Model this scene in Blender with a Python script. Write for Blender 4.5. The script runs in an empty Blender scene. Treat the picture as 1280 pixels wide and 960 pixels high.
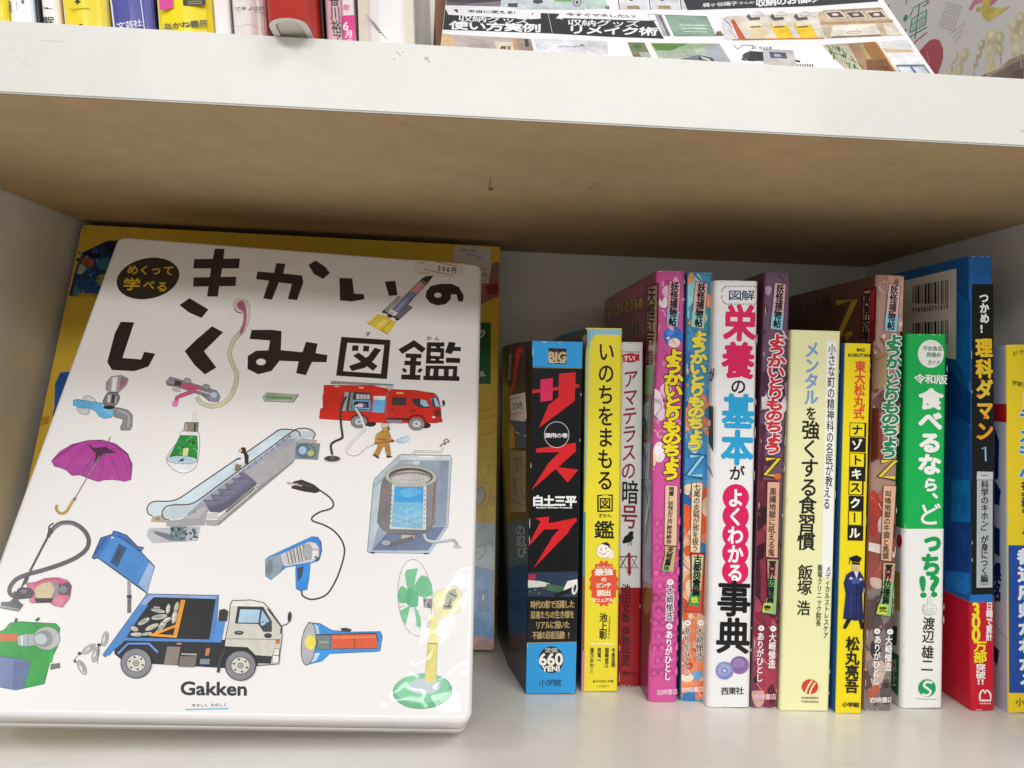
import bpy, bmesh, math, random
from mathutils import Vector, Matrix
random.seed(7)
S = bpy.context.scene
COL = S.collection

# ------------------------------------------------------------------ camera
CAM = Vector((0, 0, .1595)); FPX = 950.0
def _axes():
    Y = Vector((595-640, 480-469, FPX)).normalized()          # (right, up, forward)
    r = math.atan(.036); X = Vector((math.cos(r), -math.sin(r), 0))
    X.z = -(X.x*Y.x+X.y*Y.y)/Y.z; X.normalize()
    Z = X.cross(Y)
    if Z.y < 0: Z = -Z
    return X, Y, Z
AX, AY, AZ = _axes()
cd = bpy.data.cameras.new('camera'); cam = bpy.data.objects.new('camera', cd); COL.objects.link(cam)
cd.sensor_width = 36; cd.lens = FPX/1280*36; cd.clip_start = .01; cd.clip_end = 50
right = Vector((AX.x, AY.x, AZ.x)); up = Vector((AX.y, AY.y, AZ.y)); fwd = Vector((AX.z, AY.z, AZ.z))
cam.matrix_world = Matrix(((right.x, up.x, -fwd.x, CAM.x), (right.y, up.y, -fwd.y, CAM.y), (right.z, up.z, -fwd.z, CAM.z), (0, 0, 0, 1)))
S.camera = cam

# ------------------------------------------------------------------ shop lighting
W = bpy.data.worlds.new('World'); S.world = W; W.use_nodes = True
bg = W.node_tree.nodes['Background']; bg.inputs[0].default_value = (1, .985, .96, 1); bg.inputs[1].default_value = .50
S.view_settings.view_transform = 'Standard'; S.view_settings.look = 'None'; S.view_settings.exposure = 0; S.view_settings.gamma = 1
def area(name, loc, rot, sx, sy, e, col=(1, .97, .92)):
    l = bpy.data.lights.new(name, 'AREA'); l.shape = 'RECTANGLE'; l.size = sx; l.size_y = sy; l.energy = e; l.color = col
    o = bpy.data.objects.new(name, l); COL.objects.link(o); o.location = loc; o.rotation_euler = rot
    return o
# rows of ceiling lights over the aisle in front of the shelves
def tube(x, y, z, sx, sy, e, col=(1, .985, .965)):
    o = area('ceiling_light', (x, y, z), (0, 0, 0), sx, sy, e, col)
    o.rotation_euler = (Vector((0, .3, .1))-Vector((x*.5, y, z))).to_track_quat('-Z', 'Y').to_euler(); return o
tube(1.13, -1.3, 1.9, 1.3, .4, 18.5)
tube(-1.95, -1.3, 1.9, 1.3, .4, 18.5)
tube(0, -4.0, 1.9, 4.0, .5, 76)

# ------------------------------------------------------------------ helpers
def lin(c): return c/12.92 if c <= .04045 else ((c+.055)/1.055)**2.4
def hexc(h):
    h = h.lstrip('#')
    if len(h) == 3: h = ''.join(a*2 for a in h)
    return tuple(lin(int(h[i:i+2], 16)/255) for i in (0, 2, 4))+(1,)
def ray(px, py):
    q = Vector((px-640, 480-py, FPX)); return Vector((AX.dot(q), AY.dot(q), AZ.dot(q)))
def hit(px, py, P, n):
    d = ray(px, py); t = (P-CAM).dot(n)/d.dot(n); return CAM+d*t
def floor_hit(px, py, z=0): return hit(px, py, Vector((0, 0, z)), Vector((0, 0, 1)))

def node_mat(name, rough=.35, coat=0, color=None, bump=0, bscale=300, spec=.5, crinkle=None, mottle=0, grain=0, wear=0):
    m = bpy.data.materials.new(name); m.use_nodes = True; N = m.node_tree.nodes; L = m.node_tree.links
    b = N['Principled BSDF']; b.inputs['Roughness'].default_value = rough
    b.inputs['Coat Weight'].default_value = coat; b.inputs['Coat Roughness'].default_value = .07
    b.inputs['Specular IOR Level'].default_value = spec
    norm = None
    if color is None:
        a = N.new('ShaderNodeAttribute'); a.attribute_name = 'Col'; src = a.outputs['Color']
    else:
        a = N.new('ShaderNodeRGB'); a.outputs[0].default_value = hexc(color); src = a.outputs[0]
    tc = N.new('ShaderNodeTexCoord')
    geo = N.new('ShaderNodeNewGeometry')
    if mottle:
        n = N.new('ShaderNodeTexNoise'); n.inputs['Scale'].default_value = 60; n.inputs['Detail'].default_value = 5
        L.new(geo.outputs['Position'], n.inputs['Vector'])
        mr = N.new('ShaderNodeMapRange'); mr.inputs[3].default_value = 1-mottle; mr.inputs[4].default_value = 1+mottle*.3
        L.new(n.outputs['Fac'], mr.inputs[0])
        mx = N.new('ShaderNodeMix'); mx.data_type = 'RGBA'; mx.blend_type = 'MULTIPLY'; mx.inputs[0].default_value = 1
        L.new(src, mx.inputs[6]); L.new(mr.outputs[0], mx.inputs[7]); src = mx.outputs[2]
    if wear:
        # rubbed streaks and dark specks (scratches on laminate, fibres in raw board)
        def mulr(fac_out, lo, hi, f0, f1, src):
            mr = N.new('ShaderNodeMapRange'); mr.inputs[1].default_value = f0; mr.inputs[2].default_value = f1; mr.inputs[3].default_value = lo; mr.inputs[4].default_value = hi
            L.new(fac_out, mr.inputs[0]); mx = N.new('ShaderNodeMix'); mx.data_type = 'RGBA'; mx.blend_type = 'MULTIPLY'; mx.inputs[0].default_value = 1
            L.new(src, mx.inputs[6]); L.new(mr.outputs[0], mx.inputs[7]); return mx.outputs[2]
        w_ = abs(wear)
        mp = N.new('ShaderNodeMapping'); mp.inputs['Scale'].default_value = (14, 120, 120) if wear > 0 else (40, 160, 160); mp.inputs['Rotation'].default_value = (0, 0, .35 if wear > 0 else 0)
        L.new(geo.outputs['Position'], mp.inputs['Vector'])
        n = N.new('ShaderNodeTexNoise'); n.inputs['Scale'].default_value = 3; n.inputs['Detail'].default_value = 6; L.new(mp.outputs[0], n.inputs['Vector'])
        src = mulr(n.outputs['Fac'], 1-.10*w_, 1, .30, .46, src)
        n = N.new('ShaderNodeTexNoise'); n.inputs['Scale'].default_value = 9; n.inputs['Detail'].default_value = 4; L.new(geo.outputs['Position'], n.inputs['Vector'])
        src = mulr(n.outputs['Fac'], 1-.12*w_, 1.02, .35, .6, src)
        v = N.new('ShaderNodeTexVoronoi'); v.inputs['Scale'].default_value = 150 if wear > 0 else 260; L.new(geo.outputs['Position'], v.inputs['Vector'])
        src = mulr(v.outputs['Distance'], 1-.38*w_, 1, .05, .10, src)
    if grain:
        # painted shading inside the printed pictures: soft blotches plus fine print grain
        for sc_, am in ((95, grain), (420, grain*.55)):
            n = N.new('ShaderNodeTexNoise'); n.inputs['Scale'].default_value = sc_; n.inputs['Detail'].default_value = 3
            L.new(geo.outputs['Position'], n.inputs['Vector'])
            mr = N.new('ShaderNodeMapRange'); mr.inputs[1].default_value = .3; mr.inputs[2].default_value = .7; mr.inputs[3].default_value = 1-am; mr.inputs[4].default_value = 1+am*.7
            L.new(n.outputs['Fac'], mr.inputs[0])
            mx = N.new('ShaderNodeMix'); mx.data_type = 'RGBA'; mx.blend_type = 'MULTIPLY'; mx.inputs[0].default_value = 1
            L.new(src, mx.inputs[6]); L.new(mr.outputs[0], mx.inputs[7]); src = mx.outputs[2]
    L.new(src, b.inputs['Base Color'])
    if bump:
        n = N.new('ShaderNodeTexNoise'); n.inputs['Scale'].default_value = bscale; n.inputs['Detail'].default_value = 4
        L.new(geo.outputs['Position'], n.inputs['Vector'])
        bp = N.new('ShaderNodeBump'); bp.inputs['Strength'].default_value = bump; bp.inputs['Distance'].default_value = .001
        L.new(n.outputs['Fac'], bp.inputs['Height']); norm = bp.outputs[0]
        L.new(norm, b.inputs['Normal']); L.new(norm, b.inputs['Coat Normal'])
    if crinkle:
        # the laminate has lifted and puckered round one corner of the cover: ridges (A, B, height, width) in metres
        def mth(op, x, y=None):
            q = N.new('ShaderNodeMath'); q.operation = op
            for i_, v_ in enumerate((x, y)):
                if v_ is None: continue
                if isinstance(v_, (int, float)): q.inputs[i_].default_value = v_
                else: L.new(v_, q.inputs[i_])
            return q.outputs[0]
        def dot(vec):
            q = N.new('ShaderNodeVectorMath'); q.operation = 'DOT_PRODUCT'; L.new(geo.outputs['Position'], q.inputs[0]); q.inputs[1].default_value = vec
            return q.outputs['Value']
        nz = N.new('ShaderNodeTexNoise'); nz.inputs['Scale'].default_value = 48; nz.inputs['Detail'].default_value = 2; L.new(geo.outputs['Position'], nz.inputs['Vector'])
        nd = mth('MULTIPLY', mth('SUBTRACT', nz.outputs['Fac'], .5), .012)
        total = None; nn = crinkle[0]
        for A, B, hh, ww in crinkle[1]:
            dr = (B-A); ln = dr.length; dr = dr/ln; pp = dr.cross(nn)
            d_ = mth('ADD', mth('SUBTRACT', dot(pp), A.dot(pp)), nd)
            e_ = mth('SUBTRACT', mth('DIVIDE', mth('SUBTRACT', dot(dr), A.dot(dr)), ln/2), 1)
            g_ = mth('POWER', 2.718, mth('MULTIPLY', mth('POWER', mth('ABSOLUTE', mth('DIVIDE', d_, ww)), 2), -1))
            m_ = mth('POWER', 2.718, mth('MULTIPLY', mth('POWER', mth('ABSOLUTE', e_), 6), -1.2))
            r_ = mth('MULTIPLY', mth('MULTIPLY', g_, m_), hh); total = r_ if total is None else mth('ADD', total, r_)
        bp = N.new('ShaderNodeBump'); bp.inputs['Strength'].default_value = 1; bp.inputs['Distance'].default_value = 1
        L.new(total, bp.inputs['Height'])
        if norm: L.new(norm, bp.inputs['Normal'])
        L.new(bp.outputs[0], b.inputs['Coat Normal'])
        b.inputs['Coat Roughness'].default_value = .085
    return m

M_GLOSS = node_mat('glossy_printed_paper', .28, .16, spec=.24, bump=.05, bscale=90)
M_MATTE = node_mat('matte_printed_paper', .5, .05, spec=.3, bump=.05, bscale=120)
M_PIC = node_mat('printed_picture', .28, .16, spec=.24, bump=.05, bscale=90, grain=.24)
PICMAT = {'glossy_printed_paper': M_PIC, 'matte_printed_paper': M_PIC}
M_PAGES = node_mat('page_edges', .8, 0, '#e9e2d2', bump=.25, bscale=900, mottle=.1)
M_WHITE = node_mat('white_laminate', .34, .2, '#edebe5', bump=.08, bscale=200, mottle=.06, wear=.4)
M_EDGE = node_mat('white_edge_band', .38, .1, '#dfded8', bump=.1, bscale=70, mottle=.05, wear=.18)
M_BOARD = node_mat('raw_fibreboard', .75, 0, '#c9aa7e', bump=.3, bscale=600, mottle=.2, wear=-1)

def tag(o, label, cat, group=None, kind=None):
    o['label'] = label
    if cat: o['category'] = cat
    if group: o['group'] = group
    if kind: o['kind'] = kind
def root(name, loc, label, cat, group=None):
    o = bpy.data.objects.new(name, None); o.empty_display_size = .02; COL.objects.link(o); o.location = loc
    bpy.context.view_layer.update()
    tag(o, label, cat, group); return o
def mesh(name, verts, faces, mat, parent, cols=None, smooth=False):
    """verts in world space; stored relative to the thing they belong to"""
    off = Vector((0, 0, 0)); p = parent
    while p: off += p.location; p = p.parent
    me = bpy.data.meshes.new(name); me.from_pydata([tuple(Vector(v)-off) for v in verts], [], faces)
    me.materials.append(mat)
    if cols is not None:
        ca = me.color_attributes.new('Col', 'FLOAT_COLOR', 'CORNER'); buf = []
        for p_, c in zip(me.polygons, cols): buf += list(c)*p_.loop_total
        ca.data.foreach_set('color', buf)
    if smooth: me.polygons.foreach_set('use_smooth', [True]*len(me.polygons))
    me.update(); o = bpy.data.objects.new(name, me); COL.objects.link(o); o.parent = parent
    if name in ('edge_wear', 'scuff_marks', 'board_marks', 'cloud_pattern'): o['kind'] = 'stuff'   # specks too small to pick apart
    return o
def box(name, x0, x1, y0, y1, z0, z1, mat, parent, bev=.0008):
    bm = bmesh.new(); bmesh.ops.create_cube(bm, size=1)
    for v in bm.verts: v.co = Vector(((x0+x1)/2+v.co.x*(x1-x0), (y0+y1)/2+v.co.y*(y1-y0), (z0+z1)/2+v.co.z*(z1-z0)))
    if bev: bmesh.ops.bevel(bm, geom=bm.edges[:], offset=bev, segments=2, affect='EDGES')
    vs = [v.co.copy() for v in bm.verts]; bm.verts.index_update(); fs = [[v.index for v in f.verts] for f in bm.faces]; bm.free()
    return mesh(name, vs, fs, mat, parent)

# ---- glyph outlines (Blender's own fallback font covers Japanese)
_gl = {}
def glyph(s):
    if s not in _gl:
        c = bpy.data.curves.new('g', 'FONT'); c.body = s; c.size = 1; c.resolution_u = 3
        o = bpy.data.objects.new('g', c); COL.objects.link(o); bpy.context.view_layer.update()
        m = bpy.data.meshes.new_from_object(o.evaluated_get(bpy.context.evaluated_depsgraph_get()))
        _gl[s] = ([(v.co.x, v.co.y) for v in m.vertices], [list(p.vertices) for p in m.polygons])
        bpy.data.objects.remove(o); bpy.data.curves.remove(c); bpy.data.meshes.remove(m)
    return _gl[s]
DIRS = [(math.cos(a*math.pi/4), math.sin(a*math.pi/4)) for a in range(8)]
STEP = 4e-6
class Print:
    """flat print lying on a plane of a thing: outlines given in the coordinates of a study crop of the
    photograph are laid down on that plane, at its true place and size"""
    def __init__(s, parent, P, n, mat, lift=4e-5):
        s.parent, s.P, s.n, s.mat, s.lift = parent, P, n, mat, lift
        s.fx, s.fy, s.fs = 0, 0, 1; s.name = None; s.V = []; s.Fc = []; s.C = []; s.k = 0; s.km = 0; s.fl = 0; s.clip = None
    def F(s, x=0, y=0, sc=1): s.fx, s.fy, s.fs = x, y, sc; return s
    def hold(s): s.hk = s.km; return s
    def h(s): s.k = s.hk; return s
    def part(s, name): s.flush(); s.name = name; s.fl = s.k = s.km; return s
    def ground(s): s.fl = s.k = s.km = 0; return s
    def base(s, k=0): s.k = s.fl+k; return s
    def flush(s):
        if s.V and s.name: mesh(s.name, s.V, s.Fc, PICMAT.get(s.mat.name, s.mat) if ('picture' in s.name or 'pattern' in s.name or 'photo_' in s.name) else s.mat, s.parent, s.C)
        s.V, s.Fc, s.C = [], [], []
    def add(s, pts, faces, col, sub=0):
        h = s.lift+STEP*(s.k+sub); b = len(s.V); s.km = max(s.km, s.k+sub+1)
        W_ = [hit(s.fx+x/s.fs, s.fy+y/s.fs, s.P, s.n) for x, y in pts]
        c = hexc(col) if isinstance(col, str) else col
        if s.clip:
            O, U, Vv, u1, v1, m = s.clip; q = [((v-O).dot(U), (v-O).dot(Vv)) for v in W_]
            if any(u < m or u > u1-m or v < m or v > v1-m for u, v in q):
                for f in faces:
                    g = [q[i] for i in f]
                    for ax, lim, sg in ((0, m, 1), (0, u1-m, -1), (1, m, 1), (1, v1-m, -1)):
                        o = []
                        for i in range(len(g)):
                            A, B = g[i-1], g[i]; ia, ib = (A[ax]-lim)*sg >= 0, (B[ax]-lim)*sg >= 0
                            if ia != ib:
                                t = (lim-A[ax])/(B[ax]-A[ax]); o.append((A[0]+(B[0]-A[0])*t, A[1]+(B[1]-A[1])*t))
                            if ib: o.append(B)
                        g = o
                        if len(g) < 3: break
                    if len(g) < 3: continue
                    b = len(s.V); s.V += [O+U*u+Vv*v+s.n*h for u, v in g]; s.Fc.append(list(range(b, len(s.V)))); s.C.append(c)
                return
        s.V += [v+s.n*h for v in W_]
        for f in faces: s.Fc.append([b+i for i in f]); s.C.append(c)
    def poly(s, pts, col, ol=None, ow=2, sm=False):
        if sm: pts = smooth_pts(pts, True)
        s.add(pts, [list(range(len(pts)))], col); s.k += 1
        if ol: s.line(list(pts)+[pts[0], pts[1]], ow, ol)
        return s
    def line(s, pts, w, col, sm=False, w1=None):
        if sm: pts = smooth_pts(pts, False)
        n = len(pts); L = []; R = []
        for i in range(n):
            a = pts[max(i-1, 0)]; b = pts[min(i+1, n-1)]; dx, dy = b[0]-a[0], b[1]-a[1]; d = math.hypot(dx, dy) or 1
            ww = w if w1 is None else w+(w1-w)*i/(n-1)
            L.append((pts[i][0]-dy/d*ww/2, pts[i][1]+dx/d*ww/2)); R.append((pts[i][0]+dy/d*ww/2, pts[i][1]-dx/d*ww/2))
        s.add(L+R, [[i, i+1, n+i+1, n+i] for i in range(n-1)], col); s.k += 1
        return s
    def ell(s, cx, cy, rx, ry, col, rot=0, ol=None, ow=2, a0=0, a1=360):
        t = math.radians(rot); pts = []
        for i in range(29):
            a = math.radians(a0+(a1-a0)*i/28); x, y = rx*math.cos(a), ry*math.sin(a)
            pts.append((cx+x*math.cos(t)-y*math.sin(t), cy+x*math.sin(t)+y*math.cos(t)))
        return s.poly(pts[:-1] if a1-a0 == 360 else pts, col, ol, ow)
    def put(s, g, cx, cy, ax, ay, col, b=0, oc=None, ow=0, word=False):
        vs, fs = glyph(g)
        if ay[1] > 0: ay = (-ay[0], -ay[1])
        if word:
            x0 = min(v[0] for v in vs); x1 = max(v[0] for v in vs); y0 = min(v[1] for v in vs); y1 = max(v[1] for v in vs)
            q = [((v[0]-x0)/(x1-x0)-.5, (v[1]-y0)/(y1-y0)-.5) for v in vs]
        else: q = [(v[0]-.5, v[1]-.375) for v in vs]
        base = [(cx+x*ax[0]+y*ay[0], cy+x*ax[1]+y*ay[1]) for x, y in q]
        if oc:
            for i, (dx, dy) in enumerate(DIRS): s.add([(x+dx*ow, y+dy*ow) for x, y in base], fs, oc, .3*i)
        o = 3 if oc else 0
        s.add(base, fs, col, o)
        if b:
            for i, (dx, dy) in enumerate(DIRS): s.add([(x+dx*b, y+dy*b) for x, y in base], fs, col, o+.3*(i+1))
        return s
    def row(s, t, x0, y0, x1, y1, h, col, b=0, upv=None, oc=None, ow=0, k=1.08):
        n = len(t); a = ((x1-x0)/n, (y1-y0)/n); d = math.hypot(*a)
        u = upv or (a[1]/d*1.0, -a[0]/d)
        for i, ch in enumerate(t):
            if ch != ' ': s.put(ch, x0+a[0]*(i+.5), y0+a[1]*(i+.5), (a[0]*k, a[1]*k), (u[0]*h, u[1]*h), col, b, oc, ow)
        s.k += 6 if oc else 3; return s
    def word(s, t, x0, y0, x1, y1, h, col, b=0, upv=None, oc=None, ow=0):
        d = math.hypot(x1-x0, y1-y0); a = (x1-x0, y1-y0); u = upv or (a[1]/d, -a[0]/d)
        s.put(t, (x0+x1)/2+u[0]*h/2, (y0+y1)/2+u[1]*h/2, a, (u[0]*h, u[1]*h), col, b, oc, ow, True); s.k += 3; return s
    def col(s, t, x0, y0, x1, y1, w, col, b=0, oc=None, ow=0, k=1.06, sl=.03):
        n = len(t); a = ((x1-x0)/n, (y1-y0)/n)
        for i, ch in enumerate(t):
            if ch == ' ': continue
            cx, cy = x0+a[0]*(i+.5), y0+a[1]*(i+.5); ax, ay = (w*k, w*k*sl), (-a[0]*k, -a[1]*k)
            if ch in 'ー「」…':
                ax, ay = (a[0]*k, a[1]*k), (w*k, 0)
            if ch in 'っょゃゅッョ': cx += w*.07; cy -= a[1]*.06
            if ch in '、。': cx += w*.4; cy -= a[1]*.45
            s.put(ch, cx, cy, ax, ay, col(i) if callable(col) else col, b, oc, ow)
        s.k += 6 if oc else 3; return s
def smooth_pts(p, closed, m=5):
    n = len(p); out = []
    rng = range(n) if closed else range(n-1)
    for i in rng:
        if closed: a, b, c, d = p[i-1], p[i], p[(i+1) % n], p[(i+2) % n]
        else: a, b, c, d = p[max(i-1, 0)], p[i], p[i+1], p[min(i+2, n-1)]
        for j in range(m):
            t = j/m
            out.append(tuple(.5*((2*b[q])+(-a[q]+c[q])*t+(2*a[q]-5*b[q]+4*c[q]-d[q])*t*t+(-a[q]+3*b[q]-3*c[q]+d[q])*t**3) for q in (0, 1)))
    if not closed: out.append(p[-1])
    return out

# ------------------------------------------------------------------ the bookcase
HU = .2503; TH = .0245; FR = .27; BK = .553; XL = -.2590; XR = .2865
bc = root('bookcase', (0, FR, 0), 'white laminated bookcase with raw brown board under its upper shelf', 'bookcase')
fl = box('lower_shelf', XL, XR, FR+.001, BK, -.0245, 0, M_WHITE, bc)
box('edge_band', XL, XR, FR-.0006, FR+.0006, -.0243, -.0003, M_EDGE, fl, .0003)
us = box('upper_shelf', XL, XR, FR+.0012, BK, HU+.0012, HU+TH, M_WHITE, bc)
box('edge_band', XL, XR, FR-.0006, FR+.0008, HU, HU+TH+.0002, M_EDGE, us, .0005)
ub = box('underside_board', XL+.0004, XR-.0004, FR+.0010, BK-.0005, HU, HU+.001, M_BOARD, us, 0)
box('side_panel', XL-.018, XL-.0003, FR-.001, BK+.006, -.0245, .56, M_WHITE, bc)
box('side_panel', XR+.0003, XR+.018, FR-.001, BK+.006, -.0245, .56, M_WHITE, bc)
box('back_panel', XL, XR, BK+.0003, BK+.006, -.0245, .56, M_WHITE, bc, 0)
# drilled mark and little knots in the board, scuffs on the edge band
p = Print(ub, Vector((0, 0, HU)), Vector((0, 0, -1)), M_MATTE).part('board_marks')
p.line([(614, 222), (612, 230), (611, 237)], 1.0, '#5c452c').ell(614, 236, 2.6, 2.2, '#6b5233').ell(614, 236, 1.4, 1, '#9a7d55')
for x, y, r in ((739, 235, 1.2), (835, 226, .8), (1056, 258, 1.3), (46, 131, .9), (300, 160, .7), (905, 190, .8), (560, 190, .7), (180, 220, .8), (1180, 215, .7)): p.ell(x, y, r, r*.6, '#6b5233')
p.flush()
p = Print(us, Vector((0, FR-.0006, 0)), Vector((0, -1, 0)), M_EDGE, 2e-5)
p.mat = M_MATTE; p.part('scuff_marks')
for x, y, r, c in ((17, 61, 1, '#bdbab0'), (533, 73, 3.2, '#c2bfb6'), (536, 77, 1.6, '#a9a69c'), (1278, 164, 2.4, '#c8c5bc'), (587, 72, .8, '#aaa79c')): p.ell(x, y, r, r*.7, c)
p.line([(20, 72), (38, 85)], .6, '#cfccc3').line([(48, 50), (80, 52)], .6, '#d2cfc6')
p.flush()
glue = mesh_glue = None

# ------------------------------------------------------------------ upright books
def shell(name, fr, u0, u1, D, v0, v1, r, t, mat, parent, cols, bands=None, left=None, e=0, bulge=0):
    """U-shaped cover: left board, spine, right board; fr = (origin, u, v, depth)"""
    O, U, Vv, Dd = fr
    def prof(off):
        a, b, rr = u0+off, u1-off, max(r-off, .0002); pts = []
        if left: pts += [(a+du, dd) for du, dd in left]
        else: pts.append((a, D))
        for i in range(5):
            q = math.pi/2*i/4; pts.append((a+rr-rr*math.cos(q), off+rr-rr*math.sin(q)))
        if bulge:
            for i in range(1, 6): pts.append((a+rr+(b-a-2*rr)*i/6, off-bulge*math.sin(math.pi*i/6)))
        for i in range(5):
            q = math.pi/2*i/4; pts.append((b-rr+rr*math.sin(q), off+rr-rr*math.cos(q)))
        pts.append((b, D)); return pts
    po, pi = prof(-e), prof(t)
    if e: pi = prof(.00002)
    n = len(po); vs = [v0]+[v for v, _ in (bands or [])]+[v1]; cb = [None]+[c for _, c in (bands or [])]
    nl = (len(left) if left else 1)
    verts = []; faces = []; fc = []
    for v in vs:
        for pr in (po, pi): verts += [O+U*x+Dd*y+Vv*v for x, y in pr]
    for k in range(len(vs)-1):
        b0 = k*2*n; b1 = b0+2*n
        for i in range(n-1):
            side = 'l' if i < nl+1 else ('r' if i >= n-3 else 's')
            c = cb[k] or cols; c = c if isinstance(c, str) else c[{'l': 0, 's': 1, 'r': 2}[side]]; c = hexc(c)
            faces.append([b0+i, b0+i+1, b1+i+1, b1+i]); fc.append(c)
            faces.append([b0+n+i+1, b0+n+i, b1+n+i, b1+n+i+1]); fc.append(hexc('#d8d4cc'))
        for i in (0, n-1):
            faces.append([b0+i, b1+i, b1+n+i, b0+n+i]); fc.append(hexc('#d8d4cc'))
    for b, flip in ((0, 0), ((len(vs)-1)*2*n, 1)):
        for i in range(n-1):
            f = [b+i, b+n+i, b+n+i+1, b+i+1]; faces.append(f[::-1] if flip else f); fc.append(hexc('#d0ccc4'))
    return mesh(name, verts, faces, mat, parent, fc)

class Book: pass
def book(name, label, tl, tr, br, bl, D, cols, yaw=0, mat=None, r=.0012, t=.0004, bands=None, left=None, hard=0, group=None, z=0, bulge=0):
    mat = mat or M_GLOSS
    B = floor_hit((bl[0]+br[0])/2, (bl[1]+br[1])/2, z)
    a = math.radians(yaw); n = Vector((math.sin(a), -math.cos(a), 0)); ux = Vector((math.cos(a), math.sin(a), 0))
    q = [hit(*p_, B, n) for p_ in (tl, tr, br, bl)]
    f = [((v-B).dot(ux), v.z-z) for v in q]
    w = ((f[1][0]-f[0][0])+(f[2][0]-f[3][0]))/2
    tm = ((f[0][0]+f[1][0])/2, (f[0][1]+f[1][1])/2)
    lean = math.atan2(tm[0], tm[1]); H = math.hypot(*tm)
    Zv = Vector((0, 0, 1)); U = ux*math.cos(lean)-Zv*math.sin(lean); Vv = ux*math.sin(lean)+Zv*math.cos(lean); Dd = -n
    O = B-U*(w/2); R = O+U*w; lift = z-min(O.z, R.z)+.0002; O = O+Zv*lift
    k = Book(); k.root = root(name, B, label, 'book', group); k.fr = (O, U, Vv, Dd); k.w, k.H, k.D, k.n = w, H, D, n
    k.cover = shell('cover', k.fr, 0, w, D, 0, H, r, t+hard, mat, k.root, cols, bands, left, 0, bulge)
    # page block
    i = t+hard+.0003; tb = .003 if hard else .0004; dd = .004 if hard else .0015
    c = [O+U*x+Vv*v+Dd*y for x in (i, w-i) for v in (tb, H-tb) for y in (i+.0005, D-dd)]
    mesh('page_block', c, [(0, 1, 3, 2), (4, 6, 7, 5), (0, 4, 5, 1), (2, 3, 7, 6), (0, 2, 6, 4), (1, 5, 7, 3)], M_PAGES, k.root)
    k.sp = Print(k.root, O, n, mat, 6e-5+bulge); k.sp.clip = (O, U, Vv, w, H, .0002)
    if left:
        (x1, y1), (x0, y0) = left[-1], (0, r)
        dv = (U*(x1-x0)+Dd*(y1-y0)).normalized(); nn = dv.cross(Vv).normalized()
        if nn.dot(U) > 0: nn = -nn
        k.sd = Print(k.root, O+Dd*r, nn, mat, 8e-5)
    else: k.sd = Print(k.root, O, -U, mat, 8e-5)
    return k
def wear(k, n=9, seed=0):
    # rubbed-through paper along the spine's edges, head and foot
    random.seed(seed); O, U, Vv, Dd = k.fr; V = []; F = []; h = k.sp.lift+.0016
    base_ = k.sp.lift+STEP*(k.sp.km+2)
    for i in range(n):
        if random.random() < .6: u = random.choice((.0005, k.w-.0005)); v = random.uniform(.004, k.H-.004); du, dv = .00018, random.uniform(.0006, .003)
        else: u = random.uniform(.001, k.w-.001); v = random.choice((.0005, k.H-.0005)); du, dv = random.uniform(.0004, .0015), .0002
        b = len(V); m = 7
        for j in range(m): q = 2*math.pi*j/m; V.append(O+U*(u+du*math.cos(q)*random.uniform(.6, 1.2))+Vv*(v+dv*math.sin(q)*random.uniform(.6, 1.2))-Dd*base_)
        F.append(list(range(b, b+m))[::-1])
    mesh('edge_wear', V, F, M_MATTE, k.root, [hexc('#d8d2c6')]*len(F))
def busy(p, x0, x1, y0, y1, pal, n, seed, big=26):
    random.seed(seed)
    for i in range(n):
        x, y, r = random.uniform(x0, x1), random.uniform(y0, y1), random.uniform(.3, 1)*big
        c = random.choice(pal); m = random.random()
        if m < .45:
            a0 = random.uniform(0, 6.3); pts = [(x+r*random.uniform(.5, 1.3)*math.cos(a0+j*math.pi/3), y+r*1.5*random.uniform(.5, 1.3)*math.sin(a0+j*math.pi/3)) for j in range(6)]
            p.poly(pts, c, sm=True)
        elif m < .8: p.line([(x-r, y-r), (x, y+random.uniform(-r, r)), (x+r*.8, y+r)], r*.3, c, True, w1=r*.08)
        else: p.ell(x, y, r*.35, r*.5, c, random.uniform(0, 90))
def band(k, name, v0, v1, col, e=.00025, r=.0012, D=None, cols=None):
    b = shell(name, k.fr, 0, k.w, D or k.D, v0, v1, r, .0001, k.sp.mat, k.root, cols or col, e=e)
    k.sp.lift = max(k.sp.lift, e+6e-5); return b

# ================================================== books of the middle shelf, left to right
G_Y = 'slim ghost-story volumes with tall tags on their spines'
# ---- black comic with red title
k = book('comic_book', 'thick black comic with red title and blue foot, leftmost of the upright books',
         (665.7, 426.7), (728, 428.7), (720.5, 867), (656.4, 869.5), .128, ('#100f14', '#0c0b0e', '#0c0b0e'), yaw=1.5, r=.0006,
         bands=[(.1705, ('#121114', '#2f9fe2', '#16151a'))], left=[(-.0075, .128), (-.0095, .082), (-.0065, .040)])
H = k.H
p = k.sp
p.F(620, 640, 3.6946).part('blue_foot_print').poly([(134, 603), (372, 600), (366, 842), (132, 848)], '#2f9fe2')
p.line([(140, 604), (372, 600)], 3, '#9a845c')
p.ell(255, 682, 58, 62, '#1d2a33').ell(255, 682, 58, 62, '#1d2a33')
p.row('定価', 226, 638, 284, 638, 24, '#e8e4da').word('660', 201, 708, 308, 706, 54, '#f6f2ea', 2.6).word('YEN!', 214, 736, 293, 734, 24, '#f6f2ea', 1.8)
p.row('小学館', 198, 790, 302, 788, 34, '#1a3a52', .4)
p.part('strip_picture').poly([(143, 278), (378, 274), (376, 392), (140, 390)], '#2a3a52')
p.poly([(143, 290), (185, 285), (178, 330), (143, 340)], '#b02a4a').poly([(143, 315), (200, 318), (250, 330), (225, 345), (143, 350)], '#d8dcd4').poly([(235, 330), (320, 345), (300, 372), (230, 360)], '#4a6a52')
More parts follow.
